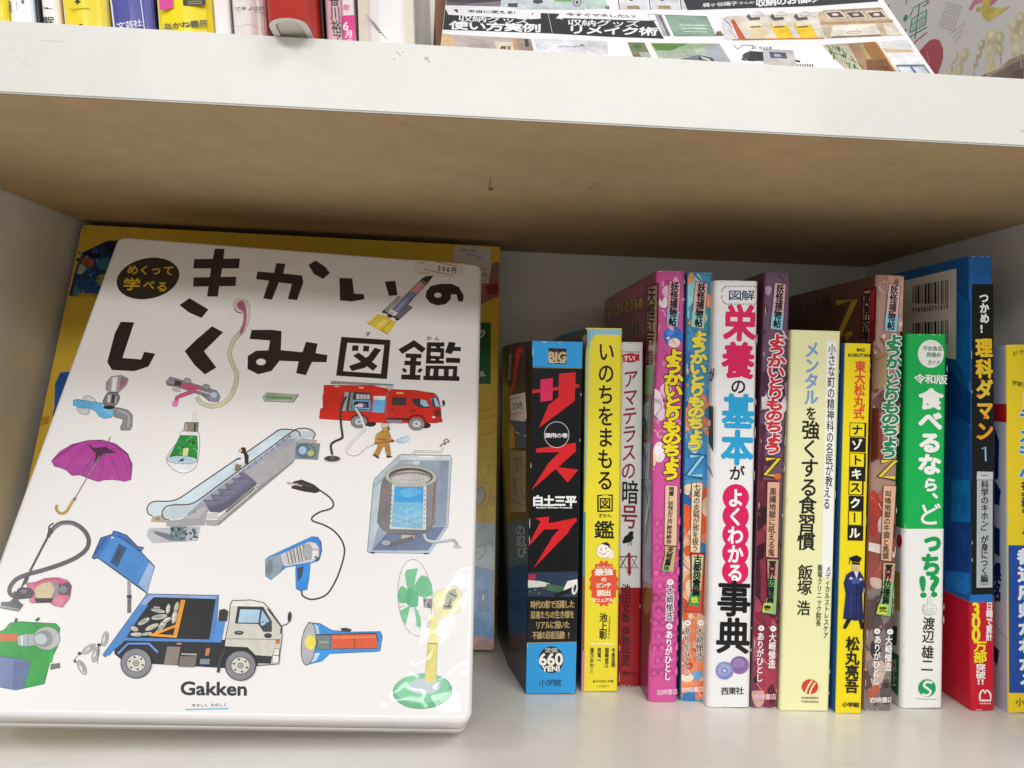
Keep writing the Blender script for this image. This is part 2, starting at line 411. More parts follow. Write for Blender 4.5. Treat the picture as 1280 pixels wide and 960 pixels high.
p.poly([(330, 318), (376, 310), (376, 352), (310, 362)], '#e6e6e0').line([(270, 388), (340, 362), (376, 345)], 20, '#17181c').ell(364, 352, 14, 30, '#e6e6e0', 12).ell(364, 352, 6, 18, '#2a3a52', 12)
for x, y in ((158, 368), (180, 360), (200, 375), (222, 352)): p.ell(x, y, 7, 4, '#7a6a4a')
p.part('blurb_lettering')
for i, s in enumerate(('時代の影で活躍した', '忍者たちの生き様を', 'リアルに描いた', '不滅の忍者活劇!!')):
    m = 8*(i == 3)+22*(i == 2); y = 428+47*i
    p.row(s, 160+m, y, 362-m, y-3, 38, '#b59c6c', .7, oc='#3c2f1e', ow=2)
p.F(620, 640, 3.6946).part('title_lettering').poly([(180, 28), (245, 20), (243, 52), (371, 26), (373, 40), (345, 72), (335, 92), (174, 258), (262, 112), (292, 78), (222, 80), (143, 166), (206, 42)], '#d81f26')
p.F(620, 400, 4)
p.poly([(182, 350), (413, 320), (418, 337), (182, 366)], '#d8202a').poly([(222, 298), (284, 290), (282, 400), (222, 410)], '#dd2b5c').poly([(315, 268), (398, 261), (393, 405), (215, 538), (262, 425), (312, 384)], '#da2128')
p.poly([(200, 643), (398, 614), (399, 655), (310, 736), (411, 748), (358, 812), (298, 744), (177, 849), (262, 716), (318, 660), (200, 662)], '#da2128')
p.ell(303, 573, 63, 66, '#cfcfcf').ell(303, 573, 60, 63, '#141216').row('猿飛の巻', 245, 577, 358, 577, 25, '#ededed', .6)
p.part('author_lettering').row('白土三平', 182, 903, 402, 905, 56, '#f2f2f2', 2.6).word('Sampei Shirato Presents', 200, 943, 380, 944, 11, '#d8d8d8', .8)
p.part('imprint_logo').poly([(184, 108), (433, 116), (431, 240), (183, 233)], '#2f9fe2').line([(184, 238), (431, 241)], 3, '#a8935c')
p.poly([(262, 140), (352, 143), (352, 222), (262, 218)], '#2a2620').word('BIG', 264, 204, 348, 206, 44, '#c9b184', 3).word('Spirits', 266, 216, 346, 218, 10, '#e8e0cc', 1)
p.flush()
s = k.sd; s.F(620, 400, 4).part('side_title').poly([(66, 128), (150, 116), (152, 380), (66, 380)], '#3d2f33').line([(122, 140), (104, 210), (92, 300), (74, 370)], 22, '#c22230', w1=8).poly([(96, 168), (136, 142), (134, 160), (94, 190)], '#c22230').line([(72, 170), (66, 300)], 14, '#8a7a68')
s.part('side_picture').poly([(66, 500), (152, 500), (154, 640), (68, 640)], '#27496e').poly([(66, 510), (90, 540), (96, 640), (68, 640)], '#b39a4a').line([(100, 560), (118, 570)], 4, '#e8e8e8').line([(140, 575), (152, 582)], 4, '#e8e8e8')
s.poly([(70, 650), (150, 655), (150, 960), (74, 960)], '#83776c')
for a, b in (((80, 700), (140, 690)), ((100, 680), (110, 760)), ((120, 740), (148, 720)), ((80, 800), (130, 790)), ((96, 790), (100, 880)), ((120, 830), (146, 900)), ((84, 900), (140, 930))): s.line([a, b], 3.5, '#2a2624')
s.F(620, 640, 3.6946).col('の忍び', 112, 60, 122, 210, 46, '#9b958c', 2)
s.F(620, 400, 4).part('price_sticker').base(12).poly([(72, 378), (148, 362), (156, 490), (146, 508), (76, 500)], '#d9d3cb').line([(76, 398), (132, 380)], 3, '#b5382e').line([(76, 474), (134, 460)], 3, '#b5382e').row('270円', 90, 432, 132, 424, 44, '#33302e', .8)
s.flush()

# ---- yellow guide with bent brush title
wear(k, 10, 41)
k = book('guide_book', 'bright yellow book with black handwritten title and orange starburst, second upright book',
         (734, 411), (776, 411.5), (774, 864), (724.5, 866), .148, ('#1e6f96', '#f0df36', '#f0df36'), r=.0012, left=[(-.004, .148), (-.0045, .07), (-.002, .03)],
         )
p = k.sp; p.F(620, 400, 4).part('blue_margin').poly([(456, 44), (623, 46), (623, 80), (606, 74), (500, 72), (474, 100), (466, 150), (452, 800), (444, 900), (458, 60)], '#8fc6dc')
p.F(620, 640, 3.6946).poly([(404, 0), (414, 0), (411, 300), (398, 300)], '#4a8aa0').poly([(398, 300), (411, 300), (408, 640), (392, 640)], '#9a4a50').poly([(392, 640), (410, 640), (406, 838), (386, 834)], '#d88098')
p.F(620, 400, 4).part('title_lettering')
p.col('いのちをまもる', 552, 105, 545, 855, 84, '#16150f', 1.6, k=1.02)
p.poly([(506, 874), (584, 872), (584, 958), (506, 960)], '#16150f').poly([(514, 881), (577, 879), (577, 951), (514, 953)], '#f0df36').put('図', 545, 917, (62, 0), (0, -62), '#16150f', 1.2); p.k += 3
p.poly([(530, 876), (560, 876), (560, 880), (530, 880)], '#f0df36')
p.F(620, 640, 3.6946).row('ずかん', 472, 18, 534, 16, 20, '#2a2a1c', .4).put('鑑', 500, 82, (96, 2), (1, -88), '#16150f', 1.4); p.k += 6
p.part('face_picture').ell(499, 180, 36, 34, '#f6ece0', 0, '#8a8070', 1.5).ell(530, 196, 16, 20, '#f6ece0', 0).poly([(484, 146), (510, 138), (524, 148), (528, 172), (516, 156)], '#201c18').ell(486, 172, 3, 4, '#201c18').ell(508, 168, 3, 4, '#201c18').line([(484, 190), (496, 196), (510, 188)], 3, '#8a3a2a', True).ell(478, 186, 5, 3, '#e8b0a0').ell(516, 182, 5, 3, '#e8b0a0')
p.part('starburst_print')
st = []
for i in range(32):
    a = i/32*2*math.pi; q = 1.0 if i % 2 else .87; st.append((498+68*q*math.cos(a)*(1.02), 330+110*q*math.sin(a)))
p.poly(st, '#e5593a')
p.row('さいきょう', 462, 254, 538, 252, 11, '#f5ecdc', .1).row('最強', 455, 278, 540, 275, 34, '#fbf4e6', .9).row('の', 486, 311, 510, 311, 22, '#fbf4e6', .8).row('ピンチ', 462, 338, 532, 336, 24, '#fbf4e6', 1).row('脱出', 466, 374, 530, 372, 30, '#fbf4e6', 1.2).row('マニュアル', 444, 407, 540, 405, 20, '#fbf4e6', 1)
p.part('author_lettering').col('池上彰', 496, 466, 494, 588, 36, '#1f1d14', .8).col('いけがみあきら', 525, 478, 521, 586, 8, '#55502c', .2)
p.line([(436, 607), (546, 609)], 5, '#fbf8d8')
for x, t in ((542, '今泉忠明'), (512, '国崎信江'), (477, '西竜一'), (443, '滝乃みわこ')): p.col(t, x, 626, x-1, 626+23*len(t), 17, '#2a2818', .5)
p.part('publisher_lettering').row('ダイヤモンド社', 446, 782, 542, 780, 12, '#2a2818', .4).row('1178871', 466, 804, 526, 802, 11, '#4a4620', .3)
p.flush()
s = k.sd; s.F(620, 400, 4).part('side_picture')
s.poly([(300, 100), (456, 46), (456, 130), (300, 160)], '#2c3634')
for i in range(9): s.line([(306+i*17, 96-i*5), (306+i*17, 122-i*4)], 5, '#8c8a80')
s.poly([(434, 80), (458, 70), (448, 200), (430, 180)], '#b8b8a2').line([(440, 200), (436, 520)], 6, '#a87a8a'); s.flush()

# ---- thriller in white and dark red
wear(k, 8, 42)
k = book('novel', 'narrow white novel with brush title above a dark red lower wrapper',
         (777, 428.5), (803.5, 428.5), (800.5, 859), (772, 857.5), .15, ('#e8e8e8', '#e9e9ea', '#e8e8e8'), r=.001)
band(k, 'paper_wrapper', 0, .0515, '#a01c28')
p = k.sp; p.F(740, 320, 3.427).part('title_lettering')
p.word('すい!', 128, 452, 200, 448, 30, '#c8242c', 3).word('GOOD PUBLISHING', 126, 412, 206, 414, 5, '#555').ell(165, 436, 34, 20, '#c8242c').row('すい!', 134, 438, 202, 436, 26, '#f6eeee', .8)
p.col('アマテラスの', 166, 486, 155, 958, 62, lambda i: '#9c2530' if i in (1, 2, 4) else '#8c2632', .7, sl=-.12)
p.F(740, 600, 3.2).col('暗号', 152, 0, 148, 195, 66, lambda i: '#1c1a1c' if i == 0 else '#8c2632', .8)
p.part('emblem_print').poly([(122, 244), (130, 226), (142, 218), (150, 206), (160, 204), (168, 212), (162, 216), (166, 232), (156, 246), (142, 250), (122, 254)], '#151515').line([(148, 250), (144, 264)], 2.5, '#151515').line([(156, 248), (158, 262)], 2.5, '#151515')
for t in (((112, 306), (180, 304), (147, 372)), ((146, 292), (112, 350), (181, 350))): p.line(list(t)+[t[0], t[1]], 4, '#8c6a40')
p.line([(148, 292), (149, 372)], 11, '#a01c28').poly([(136, 304), (150, 288), (150, 308)], '#a01c28').poly([(140, 366), (158, 366), (149, 384)], '#a01c28')
p.part('author_lettering').col('池田文香', 136, 415, 134, 570, 34, '#3a0d14', .6).col('伊勢谷武', 134, 585, 133, 745, 34, '#3a0d14', .6).row('講談社', 120, 772, 172, 772, 18, '#5c1820', .3)
p.flush()

# ---- ghost-story volumes
def tag_poly(p, pts, c1, c2, ol='#2a2026'):
    p.poly(pts, c1, ol, 2.5)
    n = pts; m1 = tuple((n[0][i]*.35+n[3][i]*.65) for i in (0, 1)); m2 = tuple((n[1][i]*.35+n[2][i]*.65) for i in (0, 1))
    p.poly([m1, m2, (n[2][0]-1, n[2][1]-2), (n[3][0]+1, n[3][1]-2)], c2)
V1 = dict(group=G_Y)
wear(k, 13, 43)
k = book('story_book', 'tall pink ghost-story volume with yellow bubble title outlined in black',
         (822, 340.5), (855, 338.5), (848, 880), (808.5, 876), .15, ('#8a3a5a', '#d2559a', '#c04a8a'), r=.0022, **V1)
p = k.sp; p.F(740, 320, 3.427).part('cloud_pattern')
for i in range(6): p.ell(300+(i % 3)*28, 620+i*48, 24, 20, '#e58abc').ell(300+(i % 3)*28, 620+i*48, 15, 12, '#d2559a')
p.ell(306, 200, 21, 22, '#f4f0f0').ell(282, 640, 24, 52, '#f1e3ee').ell(288, 840, 26, 44, '#f4e8f0').ell(276, 610, 14, 24, '#efe3b0').ell(348, 345, 42, 44, '#2f6fc0').ell(352, 372, 26, 20, '#f2ddd0').ell(336, 330, 16, 12, '#4a8ad8')
busy(p, 262, 392, 80, 950, ['#e58abc', '#f0b8d8', '#b83c84', '#f4dce8', '#dc74b0', '#ecd8a0'], 34, 27, 24)
p.F(740, 600, 3.2)
p.hold()
for j in range(13):
    for i in range(4): p.h(); p.k += j % 2; p.ell(262+i*30+(j % 2)*14-j*1.2, 170+j*50-i*2, 14, 17, '#c8488c'); p.h(); p.k += 2; p.ell(262+i*30+(j % 2)*14-j*1.2, 173+j*50-i*2, 8, 10, '#d965a6')
p.F(740, 320, 3.427).part('tag_print').base(); tag_poly(p, [(330, 106), (380, 116), (368, 304), (318, 292)], '#dca0b8', '#9cc0dc')
p.col('妖怪捕物帖', 355, 112, 343, 300, 32, '#141218', 1.6)
p.part('title_lettering').col('ようかいとりものちょう', 352, 400, 336, 958, 76, '#f4dc22', 4.5, '#1c1418', 8.5, k=1.12)
p.F(740, 600, 3.2).part('subtitle_print').base(9).poly([(292, 20), (342, 22), (338, 262), (288, 258)], '#e8c4a4', '#3a2a2a', 2).col('暗雲!妖怪お江戸絶体絶命', 318, 26, 306, 256, 21, '#1a1414', .6)
p.poly([(290, 262), (338, 266), (326, 368), (276, 362), (290, 300)], '#c8b080', '#2a2026', 2.5).poly([(288, 338), (310, 342), (306, 366), (280, 362)], '#7ab87a').row('陸', 286, 352, 308, 353, 16, '#111', .5).col('天怪篇', 316, 266, 300, 342, 24, '#141218', 1.2)
p.part('author_lettering').ell(312, 408, 14, 12, '#f4f0f4').row('作', 304, 408, 320, 408, 14, '#333').col('大﨑悌造', 312, 425, 308, 562, 30, '#fbf6fa', .4, '#fbf6fa', 3).base(20).col('大﨑悌造', 312, 425, 308, 562, 28, '#3a1226', .5)
p.ell(308, 584, 13, 12, '#f4f0f4').row('画', 301, 584, 316, 584, 13, '#333').col('ありがひとし', 308, 600, 300, 800, 28, '#fbf6fa', .8, '#c84a90', 2)
p.part('publisher_lettering').row('岩崎書店', 258, 848, 342, 844, 24, '#f4c8e0', .4); p.flush()
s = k.sd; s.F(740, 320, 3.427).part('side_title').base().poly([(60, 190), (222, 112), (222, 160), (60, 235)], '#b04a70')
for i in range(8): s.put('ようかいとりもの'[i], 76+i*19, 234-i*5, (17, -4), (0, 66-i), '#d8b83a', 1, '#3a2020', 3)
s.k += 8
for i in range(6): s.put('ちょう妖怪江'[i], 138+i*15, 320-i*3, (14, -3), (0, 62), '#3a2a34', 1.4, '#b8a8a0', 3)
s.part('side_tag').base().poly([(236, 128), (286, 116), (282, 350), (262, 600), (222, 602), (232, 370)], '#a03040', '#1a1014', 3).poly([(242, 138), (280, 126), (276, 345), (258, 590), (226, 592), (238, 372)], '#caa890').poly([(230, 478), (268, 470), (258, 592), (226, 594)], '#6a9a5a').col('天怪江戸篇', 258, 136, 248, 470, 30, '#141012', 1.8)
s.poly([(218, 610), (256, 604), (250, 780), (216, 790)], '#5a6a5a').poly([(215, 640), (246, 620), (240, 700), (215, 740)], '#9aa0a8').line([(225, 690), (240, 770)], 6, '#1c1c20').line([(250, 604), (300, 640), (262, 700)], 2.5, '#6a3a50', True)
s.poly([(214, 800), (252, 800), (246, 955), (214, 955)], '#8c94a4').line([(222, 820), (236, 900)], 5, '#2c2c38').line([(240, 840), (226, 950)], 4, '#3c3c48')
s.F(740, 600, 3.2).base().poly([(204, 0), (240, 0), (236, 420), (204, 400)], '#7a7f96').line([(212, 20), (230, 120), (214, 260)], 7, '#3a3f50').line([(232, 60), (214, 180)], 4, '#c8ccd4').poly([(202, 420), (240, 430), (232, 640), (206, 760), (200, 560)], '#6e4632').ell(226, 480, 16, 60, '#8f6a48', 8); s.flush()

wear(k, 11, 44)
k = book('story_book', 'slim sky-blue and orange ghost-story volume with yellow title above a light-blue Z',
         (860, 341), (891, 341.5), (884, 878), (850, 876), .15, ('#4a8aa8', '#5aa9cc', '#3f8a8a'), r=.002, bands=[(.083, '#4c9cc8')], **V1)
p = k.sp; p.F(740, 600, 3.2).part('fox_picture').poly([(354, 160), (462, 140), (456, 880), (352, 870)], '#e98a62').poly([(356, 10), (400, 60), (384, 150), (356, 170)], '#2a6cb0').poly([(360, 90), (400, 110), (420, 60), (462, 20), (462, 210), (400, 230), (358, 180)], '#e8622e')
p.poly([(356, 200), (380, 230), (440, 300), (462, 290), (462, 360), (380, 380), (356, 420)], '#f0b888').poly([(356, 540), (380, 600), (360, 640)], '#f8e6d0').ell(380, 480, 30, 40, '#f4a470', 10).ell(440, 560, 22, 50, '#efc09a').ell(420, 782, 24, 20, '#6aa8d8').ell(380, 790, 26, 18, '#f6d8c0').ell(400, 850, 50, 10, '#d86a50')
busy(p, 352, 462, 10, 880, ['#f4b890', '#e0643a', '#f8e0c8', '#c84a2a', '#3a7ab8', '#f0d0b0', '#d87a50'], 46, 21, 30)
p.F(740, 320, 3.427).poly([(402, 92), (440, 78), (480, 120), (430, 200), (402, 240)], '#8fd0dc').poly([(470, 200), (514, 160), (512, 330), (470, 360)], '#2f8f9a').poly([(396, 620), (450, 580), (505, 610), (500, 780), (450, 720), (395, 760)], '#e88a5a').poly([(395, 420), (430, 400), (420, 520), (393, 560)], '#3f78b8').poly([(393, 800), (500, 860), (498, 955), (390, 955)], '#3f88c4')
busy(p, 392, 512, 90, 950, ['#8fd0dc', '#3a8ab8', '#e89a6a', '#c8e4e8', '#2a6c9c', '#f0b890'], 34, 22, 30)
p.part('tag_print').base(4); tag_poly(p, [(442, 110), (496, 116), (480, 310), (422, 304)], '#dcb0a8', '#9cd0c8'); p.col('妖怪捕物帖', 470, 116, 454, 304, 32, '#141218', 1.6)
p.part('title_lettering').base(6).col('ようかいとりものちょう', 460, 322, 438, 832, 70, '#f2dd3a', 4.1, '#2a78a8', 7.5, k=1.1)
p.line([(416, 856), (478, 852), (408, 940), (474, 944)], 25, '#14506e').base(16).line([(418, 858), (474, 856), (412, 938), (472, 940)], 15, '#8fd0ea')
p.F(740, 600, 3.2).part('subtitle_print').base(10).poly([(398, 10), (442, 10), (432, 290), (392, 286)], '#f0d4b0', '#3a2a2a', 2).col('七尾の炎狐が邪を祓う', 420, 14, 410, 286, 25, '#1a1414', .6)
p.poly([(392, 292), (450, 294), (440, 530), (372, 524), (396, 460)], '#d84838', '#201820', 3).poly([(400, 300), (444, 300), (434, 440), (398, 436)], '#c8dca0').poly([(394, 446), (434, 448), (428, 506), (384, 498)], '#3a9a5a').col('古都怨霊篇', 422, 300, 414, 462, 32, '#141218', 1.4).row('玖', 396, 478, 424, 479, 26, '#f0e020', 1)
p.part('author_lettering').ell(434, 570, 13, 12, '#f4f4f0').row('作', 427, 570, 441, 570, 12, '#333').ell(381, 570, 13, 12, '#f4f4f0').row('画', 374, 570, 388, 570, 12, '#333')
p.col('大﨑悌造', 430, 586, 428, 722, 28, '#2a1814', .5, '#f8ece0', 2.5).col('ありがひとし', 380, 586, 376, 780, 27, '#2a1814', .5, '#f8ece0', 2.5)
p.part('publisher_lettering').row('岩崎書店', 356, 838, 448, 834, 24, '#fbe2d8', .4); p.flush()

# ---- white nutrition dictionary
wear(k, 9, 45)
k = book('dictionary', 'thick white dictionary with magenta and sky-blue title and blueberries near its foot',
         (893, 352), (949, 352), (938, 886), (884, 884), .148, ('#dfe0de', '#eeedee', '#e6e6e6'), r=.0028)
p = k.sp; p.F(740, 320, 3.427).part('title_lettering')
p.row('図解', 584, 168, 696, 168, 46, '#26306a', .6)
for i in range(11):
    for yy in (130, 206): p.base(0).line([(572+i*12, yy), (579+i*12, yy)], 3, '#222')
for pts in (((572, 131), (558, 142), (556, 156)), ((556, 168), (556, 184)), ((558, 192), (572, 205)), ((704, 132), (714, 144)), ((715, 156), (715, 172)), ((714, 184), (706, 200))): p.base(0).line(pts, 3, '#222')
p.col('栄養', 638, 206, 622, 528, 140, '#dd1f5f', 6, k=1.0).col('の', 628, 525, 626, 592, 66, '#1c1c1c', 1.4)
p.col('基本', 628, 590, 620, 898, 140, '#27a3d6', 6, k=1.0).col('が', 622, 898, 620, 962, 64, '#1c1c1c', 1.4)
p.F(740, 600, 3.2).part('pink_circles').base()
for i in range(5): p.ell(575-i*.6, 70+i*74, 53, 54, '#dd1f5f')
p.part('title_lettering').base(2).col('よくわかる', 575, 34, 572, 408, 62, '#fdf8fa', 2.4)
p.col('事典', 570, 400, 562, 698, 138, '#161416', 4, k=1.0)
p.part('blueberry_picture').base().ell(590, 740, 38, 36, '#8a6aa8').ell(586, 732, 24, 20, '#a58ac0').ell(530, 762, 36, 36, '#8890c8').ell(528, 758, 26, 25, '#a4a8d8').ell(530, 762, 13, 13, '#7a80ba').ell(530, 762, 7, 7, '#c4c8e8')
p.part('publisher_lettering').row('西東社', 516, 844, 606, 842, 32, '#222', .6); p.flush()
s = k.sd; s.F(740, 320, 3.427).part('side_title').base().col('が', 514, 480, 512, 540, 22, '#222', 1).poly([(500, 640), (520, 645), (520, 840), (500, 800)], '#1c1c1c').poly([(498, 700), (508, 705), (508, 730), (498, 725)], '#dfe0de').line([(498, 900), (518, 945)], 4, '#333'); s.flush()

wear(k, 14, 46)
k = book('story_book', 'slim dark plum ghost-story volume with red bubble title outlined in white',
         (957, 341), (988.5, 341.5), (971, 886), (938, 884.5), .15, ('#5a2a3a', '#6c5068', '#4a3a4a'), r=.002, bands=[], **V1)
p = k.sp; p.F(940, 600, 3.097).part('demon_picture').poly([(6, 120), (104, 110), (98, 878), (4, 872)], '#8a2f44').poly([(8, 0), (106, 0), (104, 140), (60, 180), (8, 150)], '#6a2a38').ell(30, 150, 26, 50, '#3c1a24', 20).ell(90, 90, 14, 40, '#c89a8a').ell(20, 400, 14, 120, '#4a1a28').ell(60, 760, 44, 90, '#a83a50').poly([(4, 600), (40, 640), (20, 700), (4, 700)], '#b5566a').poly([(8, 260), (50, 240), (46, 300), (8, 330)], '#3a1420')
busy(p, 4, 104, 0, 870, ['#b04a5a', '#5a1e2c', '#c8808a', '#3a1420', '#d8a8a0', '#7a3040'], 44, 23, 26)
p.F(940, 330, 3.555).poly([(40, 480), (150, 460), (150, 560), (120, 640), (90, 600), (30, 680)], '#4d2c44').poly([(34, 600), (60, 560), (80, 640), (34, 650)], '#e0d8e0').poly([(150, 580), (156, 640), (130, 680), (124, 620)], '#d8ccd8').poly([(20, 700), (60, 720), (50, 958), (16, 958)], '#5c2440')
busy(p, 16, 168, 60, 950, ['#8a6c84', '#4a3048', '#a088a0', '#d0b8c8', '#5c2844'], 30, 24, 28)
p.part('tag_print').base(4); tag_poly(p, [(100, 82), (150, 90), (134, 294), (80, 288)], '#d8a8b0', '#8ccadc'); p.col('妖怪捕物帖', 126, 90, 108, 284, 32, '#141218', 1.5)
p.part('title_lettering').base(6).col('ようかいとりものちょう', 112, 312, 90, 842, 76, '#c83040', 3.8, '#f4eef0', 8.5, k=1.1)
p.line([(58, 866), (124, 860), (52, 938), (122, 944)], 24, '#2a1418').base(16).line([(60, 867), (120, 863), (56, 936), (120, 941)], 15, '#e8c83a')
p.ell(112, 944, 16, 14, '#d86a30')
p.F(940, 600, 3.097).part('subtitle_print').base(10).poly([(58, 6), (106, 8), (98, 300), (52, 296)], '#dcae90', '#3a2a2a', 2).col('黒縄地獄に吼える鬼', 80, 30, 72, 294, 26, '#1a1414', .6)
p.poly([(56, 304), (102, 306), (92, 520), (36, 512), (60, 440)], '#8ab87a', '#201820', 3).poly([(62, 310), (98, 312), (94, 380), (60, 376)], '#d88a80').poly([(44, 476), (76, 480), (72, 510), (38, 506)], '#d8dc40').row('壱', 44, 493, 72, 494, 22, '#111', 1).col('冥界彷徨篇', 78, 312, 68, 474, 28, '#141218', 1.3)
p.part('author_lettering').ell(80, 574, 12, 11, '#f4f4f0').row('作', 74, 574, 86, 574, 11, '#333').ell(34, 572, 12, 11, '#f4f4f0').row('画', 28, 572, 40, 572, 11, '#333')
p.col('大﨑悌造', 78, 590, 74, 728, 27, '#f6eef0', .7).col('ありがひとし', 32, 588, 26, 780, 27, '#f6eef0', .7)
p.part('publisher_lettering').row('岩崎書店', 4, 838, 92, 836, 24, '#f4c8d0', .4); p.flush()

# ---- cream health book
wear(k, 12, 47)
k = book('health_book', 'pale cream book with pale blue and black title and small red round logo',
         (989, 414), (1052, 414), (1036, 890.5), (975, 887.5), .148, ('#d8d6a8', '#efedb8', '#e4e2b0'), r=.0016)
p = k.sp; p.F(940, 330, 3.555).part('subtitle_print').poly([(330, 342), (376, 344), (356, 1393), (310, 1391)], '#f6f6f2').col('小さな町の精神科の名医が教', 356, 354, 341, 990, 32, '#26261e', .6)
p.F(940, 600, 3.097).col('える', 292, 26, 288, 114, 27, '#26261e', .6)
p.F(940, 330, 3.555).part('title_lettering').base(0).col('メンタル', 268, 345, 262, 626, 62, '#7fa4d8', 2.2, sl=-.06).col('を', 264, 634, 262, 694, 48, '#22221a', 1.4).col('強くする', 262, 694, 251, 1034, 78, '#22221a', 1.7)
p.F(940, 600, 3.097).col('食習慣', 216, 62, 208, 272, 68, '#22221a', 1.5)
p.part('author_lettering').col('飯塚', 208, 328, 202, 446, 56, '#26261e', 1).col('浩', 200, 466, 198, 524, 50, '#26261e', 1).col('メディカルストレスケア', 296, 332, 284, 614, 19, '#44443a', .4).col('飯塚クリニック院長', 264, 326, 256, 566, 19, '#44443a', .4)
p.part('publisher_logo').ell(224, 800, 32, 29, '#d83a2e').line([(206, 826), (216, 800), (232, 776)], 7, '#efedb8', True).line([(222, 830), (230, 806), (244, 784)], 6, '#efedb8', True).word('ACHIEVEMENT', 190, 846, 258, 848, 8, '#77775c', .3).word('PUBLISHING', 192, 860, 256, 862, 7, '#77775c', .3); p.flush()

# ---- thin yellow puzzle book
wear(k, 10, 48)
k = book('puzzle_book', 'thin vivid yellow puzzle book with block title and a figure in a blue gown',
         (1056.5, 430), (1089, 430), (1076.5, 892.5), (1044.5, 891.5), .148, ('#2a66a8', '#f2dc18', '#f2dc18'), r=.0008)
p = k.sp; p.F(940, 330, 3.555).part('series_lettering').word('BIG', 466, 388, 500, 389, 13, '#33300c', 1).word('KOROTAN', 428, 412, 524, 413, 14, '#33300c', .8).ell(404, 383, 4, 8, '#222')
p.part('title_lettering').col('東大松丸式', 482, 430, 474, 690, 48, '#e0502c', 1.5)
bl = [((434, 704, 508, 706), 0, 'ナ'), ((434, 770, 506, 772), 1, 'ゾ'), ((433, 838, 506, 840), 0, 'ト'), ((431, 900, 504, 902), 1, 'キ')]
for (x0, y0, x1, y1), d, ch in bl:
    h = 64; p.poly([(x0, y0), (x1, y1), (x1-1, y1+h), (x0-1, y0+h)], '#171610').poly([(x0+3, y0+3), (x1-9, y1+3), (x1-10, y1+h-3), (x0+2, y0+h-3)], '#171610' if d else '#f2dc18').put(ch, (x0+x1)/2-4, y0+h/2+1, (50, 0), (0, 50), '#f8f6e4' if d else '#171610', 1.8); p.k += 5
p.F(940, 600, 3.097)
bl = [((374, 0, 432, 2), 0, 'ス'), ((374, 60, 432, 62), 1, 'ク'), ((372, 118, 430, 120), 0, 'ー'), ((370, 176, 430, 178), 1, 'ル')]
for (x0, y0, x1, y1), d, ch in bl:
    h = 57; p.poly([(x0, y0), (x1, y1), (x1-1, y1+h), (x0-1, y0+h)], '#171610').poly([(x0+3, y0+3), (x1-7, y1+3), (x1-8, y1+h-3), (x0+2, y0+h-3)], '#171610' if d else '#f2dc18')
    if ch == 'ー': p.line([(x0+24, y0+8), (x0+24, y0+46)], 6, '#171610')
    else: p.put(ch, (x0+x1)/2-4, y0+h/2, (44, 0), (0, 44), '#f8f6e4' if d else '#171610', 1.6)
    p.k += 5
p.part('graduate_picture').poly([(374, 300), (404, 290), (424, 302), (416, 318), (386, 316)], '#15151c').line([(378, 302), (376, 326)], 3, '#2a2a38').ell(400, 336, 13, 16, '#e8c4a8').poly([(386, 318), (416, 320), (416, 328), (386, 326)], '#15151c')
p.poly([(384, 352), (416, 352), (430, 374), (436, 420), (426, 440), (430, 540), (400, 544), (352, 536), (362, 440), (354, 400), (364, 366)], '#232f66').poly([(392, 352), (412, 352), (404, 380)], '#e8ecf0').poly([(386, 380), (420, 378), (416, 400), (384, 402)], '#3f5aa0').ell(382, 380, 7, 5, '#e8c4a8').ell(420, 384, 6, 5, '#e8c4a8').line([(404, 400), (402, 536)], 3, '#151c40').line([(384, 420), (378, 530)], 4, '#31408a').line([(420, 420), (420, 530)], 4, '#151c40')
p.poly([(366, 538), (384, 540), (362, 576), (350, 572)], '#15151c').poly([(412, 540), (426, 540), (432, 574), (420, 578)], '#15151c')
p.part('author_lettering').col('松丸亮吾', 390, 606, 384, 824, 52, '#1c1a0c', 1.6).part('publisher_lettering').row('小学館', 348, 868, 414, 870, 20, '#3c380c', .7); p.flush()

wear(k, 8, 49)
k = book('story_book', 'tall brown ghost-story volume with green bubble title, its side cover showing a yellow Z',
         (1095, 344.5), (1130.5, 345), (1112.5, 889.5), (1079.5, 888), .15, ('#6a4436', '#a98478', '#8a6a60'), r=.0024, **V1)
p = k.sp; p.F(940, 600, 3.097).part('beast_picture').poly([(446, 60), (556, 60), (552, 430), (438, 420)], '#9a5046').ell(470, 130, 30, 90, '#a83a30').poly([(446, 240), (500, 250), (552, 280), (552, 300), (440, 270)], '#e8d8d0').poly([(436, 420), (552, 420), (542, 892), (432, 886)], '#857a78').ell(470, 520, 30, 60, '#5c4a4a').ell(520, 820, 26, 50, '#5f5658').poly([(434, 790), (470, 760), (500, 800), (460, 830)], '#c4b4a0').line([(440, 640), (480, 700), (520, 720)], 6, '#4a4042', True)
busy(p, 430, 556, 40, 890, ['#c8b0a4', '#5c4a4c', '#b86050', '#e0ccc0', '#3c3438', '#98847c'], 48, 25, 28)
p.F(940, 330, 3.555).poly([(600, 52), (676, 56), (668, 300), (596, 300)], '#c9a088').poly([(540, 600), (580, 560), (600, 640), (545, 680)], '#6a4a48').poly([(536, 700), (580, 700), (580, 860), (532, 880)], '#8a4238').poly([(640, 560), (660, 560), (656, 700), (640, 700)], '#3a3034')
busy(p, 540, 680, 60, 880, ['#d8b49c', '#8a6050', '#a88478', '#e4d0c0', '#7a4a40'], 30, 26, 28)
p.part('tag_print').base(4); tag_poly(p, [(606, 86), (658, 96), (642, 304), (586, 296)], '#d8b0b0', '#8cc4dc'); p.col('妖怪捕物帖', 632, 94, 614, 294, 32, '#2a2226', 1.4)
p.part('title_lettering').base(6).col('ようかいとりものちょう', 630, 314, 604, 862, 78, '#2a8a5a', 3.8, '#f0f0ea', 8.5, k=1.1)
